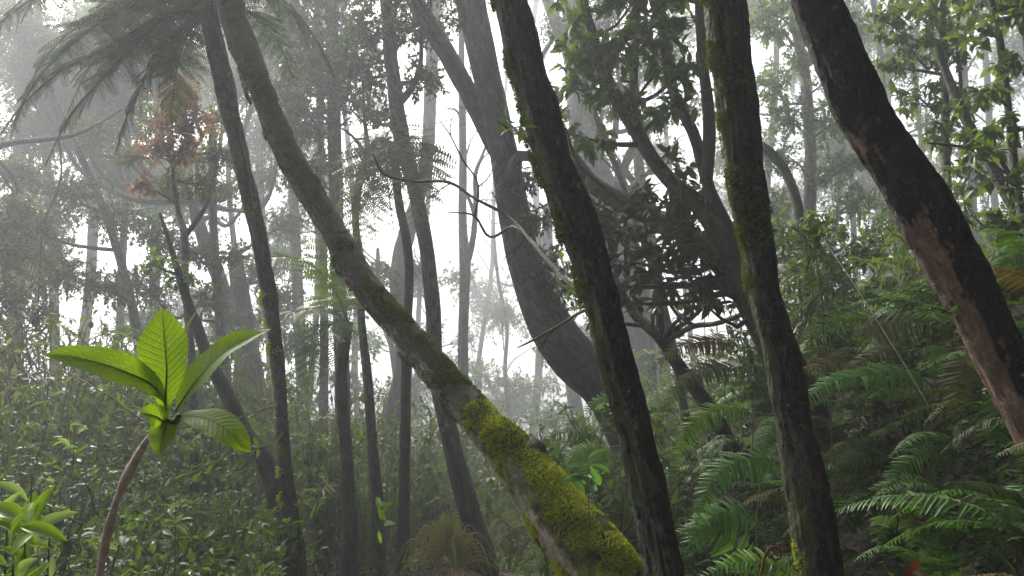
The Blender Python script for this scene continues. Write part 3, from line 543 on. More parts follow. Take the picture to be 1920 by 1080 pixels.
# right background
T, base, pp, rr = mid('grey_pole_tree', 'grey straight trunk standing between the upright black trunk and the red barked tree',
    [(1485, -30, 16, 10), (1492, 50, 18, 10), (1508, 130, 19, 10), (1516, 220, 21, 9.9), (1520, 330, 22, 9.8), (1516, 430, 24, 9.7), (1516, 560, 25, 9.6)], seg=.15)
crown(T, base, pp, rr, [(1450, 160, 55, 9.8), (1450, 60, 45, 9.8), (1480, 220, 55, 9.7), (1450, 300, 50, 9.7), (1555, 230, 55, 9.7), (1560, 320, 50, 9.6), (1550, 150, 35, 9.8), (1600, 380, 50, 9.4), (1460, 390, 45, 9.5), (1520, -50, 110, 9.8), (1440, 20, 45, 9.8), (1500, 110, 40, 9.8), (1590, 60, 45, 9.6), (1600, 170, 30, 9.6), (1610, 300, 40, 9.4), (1660, 420, 45, 9.2), (1450, 440, 40, 9)], L['mid'], .075, cover=.6)
T, base, pp, rr = mid('arching_trunk_tree', 'grey trunk bowed in an arch beside the upright black trunk', [(1405, 262, 12, 7.5), (1430, 275, 16, 7.4), (1462, 305, 18, 7.3), (1485, 350, 18, 7.2), (1500, 410, 20, 7.1), (1512, 500, 22, 7)], mat='bark_dark', seg=.08, top=.5)
crown(T, base, pp, rr, [(1470, 440, 48, 6.8), (1520, 470, 52, 6.7), (1580, 480, 55, 6.6), (1500, 520, 45, 6.4), (1640, 470, 50, 6.5), (1560, 540, 45, 6.2), (1550, 420, 40, 6.9), (1640, 540, 50, 6.1)], L['mid'], .08, cover=.65, tmpl=MID)
T, base, pp, rr = mid('twin_stem_tree', 'thin dark upright stems with small leaves right of the red barked tree top', [(1762, -30, 13, 7), (1768, 60, 14, 7), (1772, 200, 15, 6.9), (1774, 320, 17, 6.8), (1782, 450, 18, 6.6)], mat='bark_dark', seg=.1)
branch(T, base, [(1773, 260, 9, 6.9), (1800, 180, 7, 6.9), (1795, 80, 6, 6.9), (1800, -20, 5, 6.9)], M['bark_dark'])
crown(T, base, pp, rr, [(1660, 40, 52, 6.9), (1710, 100, 55, 6.9), (1740, 30, 50, 6.8), (1790, 90, 52, 6.8), (1720, 180, 50, 6.8), (1790, 190, 48, 6.7), (1770, 260, 45, 6.6), (1800, -50, 120, 6.9), (1660, 130, 30, 7), (1810, 330, 45, 6.5)], L['mid'], .08, cover=.55, tmpl=MID)
T, base, pp, rr = mid('edge_bough_tree', 'leafy sapling at the right edge with long drooping leaves', [(1850, -30, 12, 5.5), (1875, 80, 13, 5.4), (1890, 200, 13, 5.3), (1905, 330, 15, 5.2), (1925, 470, 17, 5)], mat='bark_dark', seg=.1)
branch(T, base, [(1908, 350, 9, 5.2), (1860, 285, 7, 5.1), (1800, 275, 6, 5.0), (1740, 268, 4, 4.9)], M['bark_dark'])
crown(T, base, pp, rr, [(1850, 60, 55, 5.4), (1895, 130, 55, 5.3), (1840, 180, 50, 5.2), (1900, 240, 55, 5.1), (1835, 290, 48, 5), (1880, 340, 52, 4.9), (1900, 430, 55, 4.8), (1840, 410, 48, 4.9), (1870, 500, 50, 4.6), (1910, 20, 55, 5.3), (1920, -80, 140, 5.3), (1900, 560, 40, 4.4)], L['mid'], .095, cover=.55, tmpl=MID)
T, base, pp, rr = mid('corner_bough', 'dark stout trunk clipped by the top right corner', [(1880, -60, 26, 6.2), (1925, 30, 34, 6.1), (1990, 140, 36, 6), (2050, 260, 38, 5.9)], mat='bark_dark', seg=.1)
T, base, pp, rr = mid('slanting_edge_tree', 'short dark slanting trunk at the right edge, behind the red barked tree', [(1870, 330, 20, 5.9), (1900, 385, 24, 5.8), (1935, 430, 26, 5.7), (1980, 500, 28, 5.6)], mat='bark_dark', seg=.1)
# left background
T, base, pp, rr = mid('red_leaved_tree', 'small forked tree with rust red leaves in the upper left haze', [(330, 365, 9, 7.6), (335, 400, 10, 7.6), (346, 440, 15, 7.5), (347, 500, 13, 7.4), (350, 570, 13, 7.3), (360, 680, 15, 7.2)], top=.3, seg=.08)
branch(T, base, [(347, 445, 10, 7.5), (370, 410, 9, 7.5), (388, 385, 7, 7.5), (395, 330, 5, 7.6)], M['bark_grey'])
crown(T, base, pp, rr, [(330, 185, 36, 7.7), (362, 225, 44, 7.6), (300, 285, 42, 7.5), (345, 285, 34, 7.5), (270, 350, 30, 7.4), (352, 170, 26, 7.6), (325, 240, 34, 7.6)], L['red'], .055, cover=.7)
crown(T, base, pp, rr, [(405, 300, 48, 7.8), (385, 345, 42, 7.8), (330, 345, 40, 7.8), (400, 230, 34, 8), (290, 220, 40, 8), (250, 290, 38, 8)], L['grey'], .055, cover=.65)
for lab, nm, pts, cl, lf, wd in [
  ('pale crossing trunk at far left with wispy drooping crown, below the tree fern fronds', 'wispy_grey_tree', [(118, 215, 4, 9.5), (150, 290, 13, 9.4), (190, 380, 14, 9.3), (220, 470, 15, 9.2), (245, 560, 17, 9), (262, 660, 18, 8.9)], [(60, 430, 75, 9), (140, 360, 60, 9), (215, 420, 60, 9.2), (110, 510, 70, 8.8), (30, 330, 60, 9), (200, 540, 60, 8.8), (170, 250, 50, 9.4)], 'grey', 0),
  ('leaning pale trunk at the far left edge, bending over a grey thicket', 'bent_edge_tree', [(230, 205, 2, 8), (180, 235, 4, 8), (135, 255, 7, 8), (80, 262, 9, 8), (20, 268, 11, 8), (-20, 280, 12, 8)], [(20, 480, 70, 7.8), (70, 590, 55, 7.6), (10, 560, 60, 7.5), (-60, 400, 90, 7.8), (40, 390, 40, 8)], 'grey', 1),
  ('grey trunk behind the red leaved tree', 'grey_stem_tree', [(398, 330, 15, 10), (400, 420, 16, 10), (406, 520, 17, 9.9), (414, 620, 19, 9.8), (425, 720, 20, 9.7)], [(430, 360, 40, 9.9), (370, 480, 50, 9.8), (440, 480, 38, 9.6), (300, 450, 60, 9.8), (270, 540, 60, 9.6), (390, 560, 40, 9.4)], 'grey', 0),
  ('faint slanting trunk left of the slender tree fern, with a broad hazy crown', 'slanting_haze_tree', [(380, 440, 26, 13), (410, 520, 28, 13), (440, 620, 30, 12.8), (470, 720, 32, 12.6)], [(300, 30, 90, 11), (160, 90, 90, 11), (40, 60, 90, 11), (560, 130, 60, 11), (520, 30, 70, 11), (300, 130, 90, 12), (190, 200, 100, 12), (90, 160, 110, 12), (440, 150, 60, 12), (240, 60, 100, 12), (480, 90, 60, 12), (500, 330, 40, 12), (60, 260, 80, 12.5)], 'grey', 0),
  ('pale trunk just behind the lower slender tree fern', 'hazy_post_tree', [(450, 545, 34, 12), (462, 620, 36, 11.9), (478, 720, 38, 11.8), (490, 800, 38, 11.7)], [(430, 600, 40, 11.5), (530, 560, 45, 11.5), (560, 640, 45, 11.3), (540, 420, 50, 12), (480, 520, 40, 12)], 'grey', 0)]:
    T, base, pp, rr = mid(nm, lab, pts, seg=.15, top=.8 if wd == 0 else 0, ground=(wd == 0))
    if wd == 1:
        branch(T, base, [(-60, 900, 22, 8), (-70, 600, 20, 8), (-50, 350, 16, 8), (-20, 280, 14, 8)], M['bark_grey'], name='lower_trunk')
    crown(T, base, pp, rr, cl, L[lf], .06, cover=.62)
T, base, pp, rr = mid('dark_leaning_stem', 'dark leaning trunk in the left thicket, crossing behind the slender tree fern foot',
    [(300, 400, 5, 6.1), (325, 480, 11, 6.0), (350, 560, 17, 5.9), (368, 610, 22, 5.8), (390, 670, 24, 5.7), (425, 740, 26, 5.6), (460, 810, 28, 5.5), (495, 860, 32, 5.4), (520, 930, 40, 5.3)], mat='bark_dark', top=0, seg=.06, sides=14, rough=.12)
crown(T, base, pp, rr, [(300, 500, 40, 5.9), (350, 520, 34, 6)], L['mid'], .06, cover=.5)
#==FAR==
GLAND = [(110, 'at the far left edge'), (330, 'behind the bright seedling'), (480, 'left of the slender tree fern'), (600, 'right of the slender tree fern'), (760, 'behind the dark tree fern'), (960, 'in the foggy gap at centre'), (1140, 'behind the bowed thick trunk'), (1330, 'left of the upright black trunk'), (1560, 'right of the upright black trunk'), (1800, 'behind the red barked tree'), (9999, 'at the far right edge')]
def where(px):
    for a, b in GLAND:
        if px < a: return b
far = [(30, 26, 16), (95, 18, 14), (165, 20, 19), (235, 15, 15), (300, 22, 20), (440, 12, 17), (500, 18, 22), (560, 22, 15), (588, 12, 19), (660, 12, 21), (745, 12, 17), (795, 10, 22), (835, 8, 18), (920, 9, 24), (948, 8, 20), (1000, 14, 22), (1065, 26, 16), (1165, 12, 19), (1275, 10, 20), (1425, 14, 16), (1445, 12, 19), (1560, 10, 14), (1600, 12, 16), (1640, 12, 20), (1700, 14, 13), (1740, 10, 17), (1830, 18, 15), (1880, 14, 18)]
for k, (px, w, d) in enumerate(far):
    gap = 600 < px < 1300
    lean = R.normal() * 50; y0 = 330 + R.random() * 250 if gap and R.random() < .45 else -40
    pts = []
    for i in range(6):
        y = y0 + (880 - y0) * i / 5; u = i / 5
        pts.append((px + lean * (.6 - u) + R.normal() * 6, y, w * (.75 + .35 * u), d))
    T, base, pp, rr = tree('misty_tree', ('ghostly bare-topped trunk in the fog ' if y0 > 0 else 'hazy background tree in the fog ') + where(px), 'tree', pts, M['bark_grey'], sides=8, seg=.4, top=1 if y0 < 0 else .3, group='hazy trees in the fog')
    cl = []
    if px < 560: cl = [(px + R.normal() * 50, R.uniform(-60, 650), R.uniform(50, 95), d + R.normal() * .5) for _ in range(9)]
    elif px > 1400: cl = [(px + R.normal() * 45, R.uniform(-60, 560), R.uniform(40, 75), d + R.normal() * .5) for _ in range(9)]
    elif px > 1140: cl = [(px + R.normal() * 50, R.uniform(-80, 650), R.uniform(30, 55), d) for _ in range(9)]
    elif px < 700: cl = [(px + R.normal() * 35, R.uniform(-60, 420), R.uniform(30, 60), d) for _ in range(5)]
    else: cl = [(px + R.normal() * 50, R.uniform(500, 800), R.uniform(30, 65), d) for _ in range(5)]
    if cl: crown(T, base, pp, rr, cl, L['grey'] if k % 3 else L['mid'], .09, cover=.5, per=14)
    if 600 < px < 1300 or px > 1550:
        twig_spray(T, base, [(px + lean * (.6 - u), y0 + (880 - y0) * u, px + lean * (.6 - u) + R.normal() * 60, y0 + (880 - y0) * u - R.uniform(60, 140), d, w * .3) for u in (.02, .1, .2, .3, .4, .5, .6)], n=6)
#==UNDER==
# ------------------------------------------------------------------ understory prototypes (local coordinates)
def shrub_parts(kind):
    st = MB(); lf = MB(); O = np.zeros(3)
    if kind == 'broad':
        ns = 9; tips = []
        for i in range(ns):
            a = i / ns * 6.28 + R.random(); h = R.uniform(.55, 1.25); o = R.uniform(.15, .5)
            e = np.array([math.cos(a) * o, math.sin(a) * o, h]); m = e * .5 + np.array([0, 0, .1])
            pp, _ = tube(st, [O, m, e], [.011, .008, .003], 5, .08, .1, 10)
            k = 12; s = pp[(len(pp) * (.3 + .69 * R.random(k))).astype(int)]; e2 = s + nrm(rdir(k) + np.array([0, 0, .5])) * R.uniform(.12, .35, (k, 1)); b = (s + e2) / 2 + rdir(k) * .04
            beziers(st, s, b, e2, np.full(k, .004), np.full(k, .0015), 3, 4)
            t = R.random((k, 8, 1)) ** .6; pos = ((1 - t) ** 2 * s[:, None] + 2 * t * (1 - t) * b[:, None] + t * t * e2[:, None]).reshape(-1, 3)
            X = np.repeat(e2 - s, 8, 0) * 2 + rdir(len(pos)) * .8 + np.array([0, 0, -.15]); l = R.uniform(.045, .095, len(pos))
            inst(lf, MID, pos, X, rdir(len(pos)) * .5 + np.array([0, 0, 1.]), l, l * .42)
    elif kind == 'long':
        for i in range(14):
            a = R.random() * 6.28; h = R.uniform(.6, 1.5); o = R.uniform(.15, .8)
            e = np.array([math.cos(a) * o, math.sin(a) * o, h * .85]); m = np.array([e[0] * .3, e[1] * .3, h * .8])
            pp, _ = tube(st, [O, m * .6, m, e], [.006, .005, .004, .0015], 4, .06, .05, 10)
            k = 26; s = pp[(len(pp) * (.25 + .74 * R.random(k))).astype(int)]; l = R.uniform(.1, .2, k)
            inst(lf, LONG, s, nrm(e[None] * [1, 1, 0]) * .4 + rdir(k) * .9 + np.array([0, 0, -.1]), rdir(k) * .4 + np.array([0, 0, 1.]), l, l * .11)
    elif kind == 'herb':
        for i in range(16):
            a = R.random() * 6.28; h = R.uniform(.15, .5); o = R.uniform(.08, .35)
            e = np.array([math.cos(a) * o, math.sin(a) * o, h]); pp, _ = tube(st, [O, e * .5 + [0, 0, .06], e], [.004, .003, .0015], 4, .05, 0, 10)
            k = 9; s = pp[(len(pp) * (.35 + .64 * R.random(k))).astype(int)]; l = R.uniform(.06, .13, k)
            inst(lf, MID, s, rdir(k) + e * .8, rdir(k) * .35 + np.array([0, 0, 1.]), l, l * .45)
    elif kind == 'tangle':
        n = 60; a = R.random((n, 1)) * 6.28; o = R.uniform(.1, .9, (n, 1)); e = np.concatenate([np.cos(a) * o, np.sin(a) * o, R.uniform(.1, 1.3, (n, 1))], 1)
        s = e * np.array([.3, .3, 0]) * R.random((n, 1)); b = e * [.4, .4, 1.2] + rdir(n) * .15
        beziers(st, s, b, e, np.full(n, .004), np.full(n, .0012), 3, 8)
        t = R.random((n, 14, 1)) * .7 + .3; pos = ((1 - t) ** 2 * s[:, None] + 2 * t * (1 - t) * b[:, None] + t * t * e[:, None]).reshape(-1, 3)
        l = R.uniform(.03, .07, len(pos)); inst(lf, MID, pos, rdir(len(pos)) + np.array([0, 0, -.2]), rdir(len(pos)) * .6 + np.array([0, 0, 1.]), l, l * .45)
    return st.n and st, lf
PRO = {}
for kind in ('broad', 'long', 'herb', 'tangle'):
    for v in range(2):
        st, lf = shrub_parts(kind); PRO[kind, v] = (st, lf)
MESHC = {}
def shrub(kind, x, y, s, leaf, label, group, name=None, z=None):
    v = int(R.integers(2)); key = (kind, v, leaf)
    if key not in MESHC: MESHC[key] = (PRO[kind, v][0].mesh('stems', M['stem_green']), PRO[kind, v][1].mesh('foliage', L[leaf]))
    T = thing(name or {'broad': 'broadleaf_shrub', 'long': 'long_leaved_shrub', 'herb': 'leafy_herb', 'tangle': 'tangled_shrub'}[kind], label, 'plant' if kind == 'herb' else 'shrub', (x, y, float(H(x, y)) - .03), group, (0, 0, R.random() * 6.28), s)
    obj('stems', MESHC[key][0], T); obj('foliage', MESHC[key][1], T); return T
LK = {'broad': 'rounded shrub with oval leaves', 'long': 'shrub with long drooping leaves', 'herb': 'low herb with broad leaves', 'tangle': 'tangle of thin leafy stems'}
LC = {'grey': 'grey-green', 'mid': 'mid-green', 'dark': 'dark green', 'lush': 'bright green', 'olive': 'olive'}
def lab_shrub(kind, leaf, x, y):
    px = proj((x, y, float(H(x, y)) + .4))[0]
    return LC[leaf] + ' ' + LK[kind] + ' ' + where(px)
def scatter(n, xr, yr, kinds, leaves, sr, mind, group):
    pts = []
    for _ in range(n * 30):
        if len(pts) >= n: break
        x, y = R.uniform(*xr), R.uniform(*yr)
        if abs(x) / y > .72: continue
        if y < 7.4 and 740 < 960 + 1478 * (x + .75 * sr[1]) / y and 960 + 1478 * (x - .75 * sr[1]) / y < 930: continue
        if any((x - a) ** 2 + (y - b) ** 2 < mind ** 2 for a, b in pts): continue
        pts.append((x, y))
    for x, y in pts:
        k = kinds[int(R.integers(len(kinds)))]; l = leaves[int(R.integers(len(leaves)))]
        shrub(k, x, y, R.uniform(*sr), l, lab_shrub(k, l, x, y), group)
scatter(46, (-4.2, -.9), (2.9, 6), ['tangle', 'long', 'broad', 'herb', 'tangle'], ['mid', 'dark', 'grey', 'mid'], (.6, 1.0), .33, 'shrubs of the left thicket')
scatter(54, (-8, -1.0), (6, 11.5), ['tangle', 'long', 'broad', 'long'], ['mid', 'grey', 'olive', 'mid'], (.9, 1.5), .45, 'shrubs of the left thicket')
scatter(36, (-1.6, 1.8), (7.9, 12), ['herb', 'broad', 'long', 'herb'], ['lush', 'mid', 'olive', 'lush'], (.45, .8), .42, 'undergrowth in the foggy gap')
scatter(24, (-1.4, 3.2), (10.5, 16), ['broad', 'tangle', 'broad', 'long'], ['lush', 'mid', 'grey'], (1.1, 1.9), .6, 'undergrowth in the foggy gap')
scatter(34, (-9, 11), (17, 34), ['broad', 'tangle'], ['mid', 'grey'], (2.2, 3.6), 1.8, 'bushes fading in the fog')
scatter(22, (-5, 4), (12, 18), ['broad', 'tangle', 'broad'], ['mid', 'grey', 'lush'], (1.0, 1.9), .9, 'undergrowth in the foggy gap')
scatter(18, (.9, 4.6), (5, 8.5), ['broad', 'long', 'tangle'], ['mid', 'dark', 'lush'], (.55, .9), .5, 'shrubs along the bank crest')
scatter(10, (.1, 1.0), (4.6, 7.5), ['herb', 'long', 'herb'], ['mid', 'dark', 'lush'], (.5, .8), .4, 'herbs beside the path')
for x_, y_, kd, lf, sz in [(.58, 5.2, 'broad', 'lush', 1.25), (.78, 5.9, 'long', 'mid', 1.0), (.62, 6.0, 'broad', 'mid', 1.4), (.8, 4.8, 'herb', 'lush', 1.1), (.42, 6.5, 'tangle', 'mid', 1.2), (.8, 5.4, 'broad', 'mid', 1.3)]:
    shrub(kd, x_, y_, sz, lf, LC[lf] + ' ' + LK[kd] + ' behind the mossy tree foot', 'herbs beside the path')
# ------------------------------------------------------------------ ferns of the right bank: one plant per hero frond
def fernname(mat): return {'fern': 'green', 'fern_bright': 'bright green', 'fern_teal': 'blue-green', 'fern_olive': 'olive', 'fern_dark': 'dark', 'fern_rust': 'rusty orange'}[mat]
CAN = {}
def canons(mat):
    if mat not in CAN:
        CAN[mat] = [canon(1.0, 1.05, .95, .135, 34, L[mat], PINNA), canon(1.0, .8, .95, .12, 36, L[mat]), canon(1.0, .5, .75, .13, 34, L[mat]), canon(.9, .9, 1.2, .10, 32, L[mat]), canon(1.1, .65, .6, .14, 38, L[mat])]
    return CAN[mat]
def add_fronds(T, n, mats, ln, az=None, spread=6.28):
    for i in range(n):
        o = obj('frond', canons(mats[int(R.integers(len(mats)))])[int(R.integers(5))], T)
        a = (az if az is not None else R.random() * 6.28) + (R.random() - .5) * spread
        o.rotation_euler = (R.normal() * .25, -R.uniform(-.1, .35), a); s = ln * R.uniform(.7, 1.15); o.scale = (s, s, s)
hero = [ # path px, plen, mat, label
 ([(1470, 872, 3.0), (1400, 862, 2.95), (1345, 890, 2.9), (1318, 940, 2.88), (1303, 1000, 2.86)], .10, 'fern_teal', 'blue-green fern frond arching down just left of the upright black trunk'),
 ([(1745, 722, 3.1), (1690, 700, 3.05), (1620, 705, 3.0), (1550, 722, 2.95), (1508, 760, 2.92), (1500, 800, 2.9)], .10, 'fern_teal', 'arched bright fern touching the right side of the upright black trunk'),
 ([(1812, 848, 2.9), (1760, 846, 2.88), (1705, 868, 2.85), (1670, 905, 2.82), (1652, 950, 2.8)], .085, 'fern', 'vivid green fern frond pointing down-left in the middle of the dark bank'),
 ([(1860, 650, 2.9), (1815, 668, 2.85), (1795, 720, 2.82), (1792, 800, 2.8)], .10, 'fern_olive', 'olive fern frond hanging like a comb left of the red barked trunk'),
 ([(1868, 730, 2.7), (1874, 780, 2.68), (1868, 830, 2.66), (1862, 866, 2.65)], .085, 'fern', 'fresh green fern tip hanging against the red barked trunk'),
 ([(1475, 770, 3.3), (1448, 800, 3.25), (1430, 840, 3.2), (1419, 885, 3.2)], .07, 'fern_teal', 'short drooping fern tip touching the left side of the upright black trunk'),
 ([(1400, 770, 3.4), (1345, 770, 3.35), (1300, 795, 3.3), (1278, 835, 3.3), (1270, 890, 3.3)], .09, 'fern_bright', 'yellow-green fern frond arching left beside the leaning black trunk'),
 ([(1770, 1100, 2.5), (1765, 1060, 2.5), (1760, 1020, 2.5), (1752, 985, 2.52)], .13, 'fern', 'broad green fern frond standing at the bottom right'),
 ([(1650, 612, 4.0), (1590, 600, 3.9), (1540, 612, 3.85), (1500, 640, 3.8)], .11, 'fern_bright', 'bright fern high on the bank right of the upright black trunk'),
 ([(1630, 690, 3.7), (1575, 680, 3.6), (1520, 690, 3.5), (1490, 700, 3.5)], .10, 'fern_rust', 'rusty fern frond lying beside the upright black trunk'),
 ([(1600, 625, 3.8), (1680, 605, 3.7), (1750, 612, 3.6), (1815, 640, 3.55)], .12, 'fern_olive', 'long pale fern arching over the bank crest toward the red barked trunk'),
 ([(1930, 900, 2.4), (1890, 950, 2.4), (1860, 1010, 2.4), (1845, 1080, 2.4)], .10, 'fern', 'fern frond hanging at the bottom right corner'),
 ([(1400, 1075, 2.9), (1365, 1010, 2.9), (1320, 985, 2.88), (1270, 1000, 2.86)], .11, 'fern_teal', 'pale blue-green fern spray at the foot of the leaning black trunk'),
 ([(1420, 980, 3.0), (1360, 960, 2.95), (1310, 990, 2.9), (1280, 1050, 2.85)], .10, 'fern_teal', 'low blue-green fern between the feet of both near black trunks'),
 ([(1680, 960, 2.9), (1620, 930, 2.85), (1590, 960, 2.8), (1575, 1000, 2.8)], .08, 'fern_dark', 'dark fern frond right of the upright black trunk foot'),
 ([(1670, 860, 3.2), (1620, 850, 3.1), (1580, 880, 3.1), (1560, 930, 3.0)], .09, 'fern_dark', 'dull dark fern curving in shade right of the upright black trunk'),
 ([(1700, 660, 3.3), (1650, 660, 3.2), (1610, 680, 3.2), (1570, 715, 3.15)], .08, 'fern_olive', 'yellowish arched fern in the middle of the bank crest'),
 ([(1380, 650, 5), (1320, 640, 4.9), (1260, 660, 4.8), (1210, 700, 4.8)], .12, 'fern_rust', 'rusty old fern frond right of the leaning black trunk'),
 ([(1400, 700, 4.6), (1340, 690, 4.5), (1280, 720, 4.4), (1240, 770, 4.4)], .12, 'fern_olive', 'olive fern spreading right of the leaning black trunk'),
 ([(1150, 870, 4.4), (1100, 840, 4.4), (1070, 860, 4.4), (1050, 910, 4.4)], .09, 'fern_bright', 'small fern between the mossy leaning tree and leaning black trunk'),
 ([(1130, 830, 4.8), (1080, 810, 4.8), (1040, 815, 4.8), (1010, 840, 4.8)], .09, 'fern', 'fern peeking over the mossy leaning tree'),
 ([(1190, 770, 5.2), (1150, 745, 5.2), (1110, 760, 5.2), (1085, 800, 5.2)], .10, 'fern_bright', 'light green fern just left of the leaning black trunk'),
 ([(1500, 1100, 2.4), (1450, 1060, 2.4), (1380, 1055, 2.4), (1310, 1085, 2.4)], .08, 'fern_bright', 'yellow-green frond lying low along the bottom right of the leaning black trunk'),
 ([(1010, 990, 4.5), (985, 985, 4.5), (955, 1000, 4.5), (940, 1035, 4.5)], .05, 'fern_rust', 'orange withering frond beside the foot of the mossy leaning tree'),
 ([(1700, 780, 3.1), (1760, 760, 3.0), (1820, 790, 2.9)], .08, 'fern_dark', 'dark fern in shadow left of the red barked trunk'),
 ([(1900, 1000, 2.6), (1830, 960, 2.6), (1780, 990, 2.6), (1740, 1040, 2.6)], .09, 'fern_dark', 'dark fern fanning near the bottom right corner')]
for q, pl, mat, lab in hero:
    p0 = P(*q[0]); b = p0 + np.array([.08, .18, 0]); b[2] = float(H(b[0], b[1])) - .02
    if p0[2] < b[2] + .05: b[2] = p0[2] - .08
    T = thing('fern', lab, 'fern', b, 'ferns of the right bank')
    frond_px(T, b, q, pl, int(sum(np.linalg.norm(P(*q[i + 1]) - P(*q[i])) for i in range(len(q) - 1)) / .019) + 5, L[mat], rr=.0035)
    add_fronds(T, 4, [mat if mat != 'fern_rust' else 'fern_olive', 'fern', 'fern_dark'], .5)
pts = []
for _ in range(6000):
    if len(pts) >= 185: break
    x, y = R.uniform(.55, 5.2), R.uniform(1.9, 7.5)
    if x / y > .76 or any((x - a) ** 2 + (y - b) ** 2 < (.15 + .017 * y) ** 2 for a, b in pts): continue
    if min(math.hypot(x - b3[0], y - b3[1]), math.hypot(x - b2[0], y - b2[1])) < .2: continue
    pts.append((x, y))
for x, y in pts:
    pxx, pyy, d = proj((x, y, float(H(x, y)) + .25)); lvl = 'low ' if pyy > 930 else 'mid-height ' if pyy > 740 else 'upper '
    mats = [['fern_dark', 'fern', 'fern'], ['fern', 'fern_dark'], ['fern_olive', 'fern_dark', 'fern'], ['fern_olive', 'fern_dark', 'fern', 'fern_rust'], ['fern', 'fern_olive', 'fern_bright']][int(R.integers(5))]
    T = thing('fern', lvl + 'bank fern with mostly ' + fernname(mats[0]) + ' fronds ' + where(pxx), 'fern', (x, y, float(H(x, y)) - .02), 'ferns of the right bank')
    add_fronds(T, int(R.integers(6, 10)), mats, R.uniform(.36, .7), az=math.pi + .9, spread=4.6)
for x, y in [(-1.75, 4.0), (-1.6, 4.6), (-2.4, 4.3), (.4, 8.2), (-3.1, 5.5), (-.9, 8.6), (-2.2, 7.2), (.7, 6.2), (-2.6, 5.2), (-3.6, 6.4), (-4.2, 7.4), (-2.0, 5.9), (-3.3, 4.6), (-1.9, 8.0), (-4.9, 8.6), (-2.9, 8.8)]:
    pxx = proj((x, y, float(H(x, y)) + .2))[0]
    T = thing('fern', 'grey-green fern in the undergrowth ' + where(pxx), 'fern', (x, y, float(H(x, y)) - .02), 'ferns of the left thicket')
    add_fronds(T, 7, ['fern_olive', 'fern'], R.uniform(.5, .75))
# fiddlehead and a red-leaved seedling
b = P(1425, 1110, 2.1); b[2] = float(H(b[0], b[1])) if H(b[0], b[1]) < b[2] else b[2] - .05
T = thing('fiddlehead', 'brown fern crozier unfurling at the bottom, left of the upright black trunk', 'fern', b)
mb = MB(); tube(mb, [b, P(1426, 1085, 2.1), P(1430, 1062, 2.1), P(1436, 1040, 2.1), P(1447, 1026, 2.1), P(1461, 1030, 2.1), P(1463, 1044, 2.1), P(1452, 1050, 2.1), P(1446, 1041, 2.1), P(1453, 1037, 2.1)], [.003, .0034, .0036, .004, .0042, .004, .0036, .003, .0026, .002], 9, .006, .2, 60, hero=True)
obj('crozier', mb.mesh('crozier', plainmat('crozier_scale', (.10, .035, .015), (.2, .08, .03), 60), b), T)
b = P(1715, 1120, 2.3); T = thing('red_seedling', 'red-leaved seedling at the bottom edge right of the upright black trunk', 'plant', b)
mb = MB(); tube(mb, [b - [0, 0, .1], b, P(1712, 1070, 2.3)], [.004, .003, .002], 6, .02, 0); obj('stem', mb.mesh('stem', M['stem_brown'], b), T)
for a, c in [((1712, 1075), (1690, 1090)), ((1712, 1070), (1722, 1048)), ((1712, 1078), (1700, 1060)), ((1714, 1075), (1740, 1080))]:
    mb = MB(); p0 = P(*a, 2.3); X_ = P(*c, 2.27) - p0; inst(mb, MID, p0[None], X_[None], np.array([[0, -1, .5]]), np.linalg.norm(X_), np.linalg.norm(X_) * .5); obj('leaf', mb.mesh('leaf', L['crimson'], b), T)
# ------------------------------------------------------------------ grass tuft, rocks, vines
b = P(838, 1058, 7.0); b[2] = float(H(b[0], b[1])); T = thing('grass_tuft', 'rounded tussock of drooping yellowish grass beside the swaying trunk foot', 'grass tussock', b)

n = 520; a = R.integers(0, 26, n) * .2417 + R.normal(size=n) * .09; o = R.uniform(.1, 1.25, n)
s = np.stack([np.cos(a) * o * .07, np.sin(a) * o * .07, np.zeros(n)], 1) + b; h = R.uniform(.12, .62, n) * (1.15 - .3 * o); e = b + np.stack([np.cos(a) * o * .40, np.sin(a) * o * .40, h * .35 * (1 - o) + .02], 1); m = b + np.stack([np.cos(a) * o * .25, np.sin(a) * o * .25, h * 1.35], 1)
mb = MB(); beziers(mb, s, m, e, R.uniform(.003, .0075, n), np.full(n, .001), 3, 7); obj('blades', mb.mesh('blades', L['grass'], b), T)
def rock(px, py, r, lab, d=None):
    c = ground_at(px, py, 3); mbr = MB(); u = np.linspace(0, math.pi, 13); v = np.linspace(0, 2 * math.pi, 20, endpoint=False)
    pts = np.array([[math.sin(a_) * math.cos(b_), math.sin(a_) * math.sin(b_), math.cos(a_)] for a_ in u for b_ in v]); off = R.random(3) * 50
    rr_ = np.array([1 + .35 * mn.noise(Vector(p_ * 1.6 + off)) + .14 * mn.noise(Vector(p_ * 4 + off)) for p_ in pts]); pts = pts * rr_[:, None] * r * np.array([1.4, 1, .55])
    q = [[i * 20 + j, i * 20 + (j + 1) % 20, (i + 1) * 20 + (j + 1) % 20, (i + 1) * 20 + j] for i in range(12) for j in range(20)]
    mbr.add(pts + c, q); o = obj('rock', mbr.mesh('rock', M['rock'], c)); o.location = c; o['label'] = lab; o['category'] = 'rock'; o['group'] = 'rocks along the path'; THINGS.append(o)
rock(985, 1062, .16, 'grey rock at the foot of the mossy leaning tree, beside the path'); rock(955, 1072, .1, 'small rock left of the grey rock by the path'); rock(690, 1050, .16, 'low stone in the dark hollow left of the grass tuft')
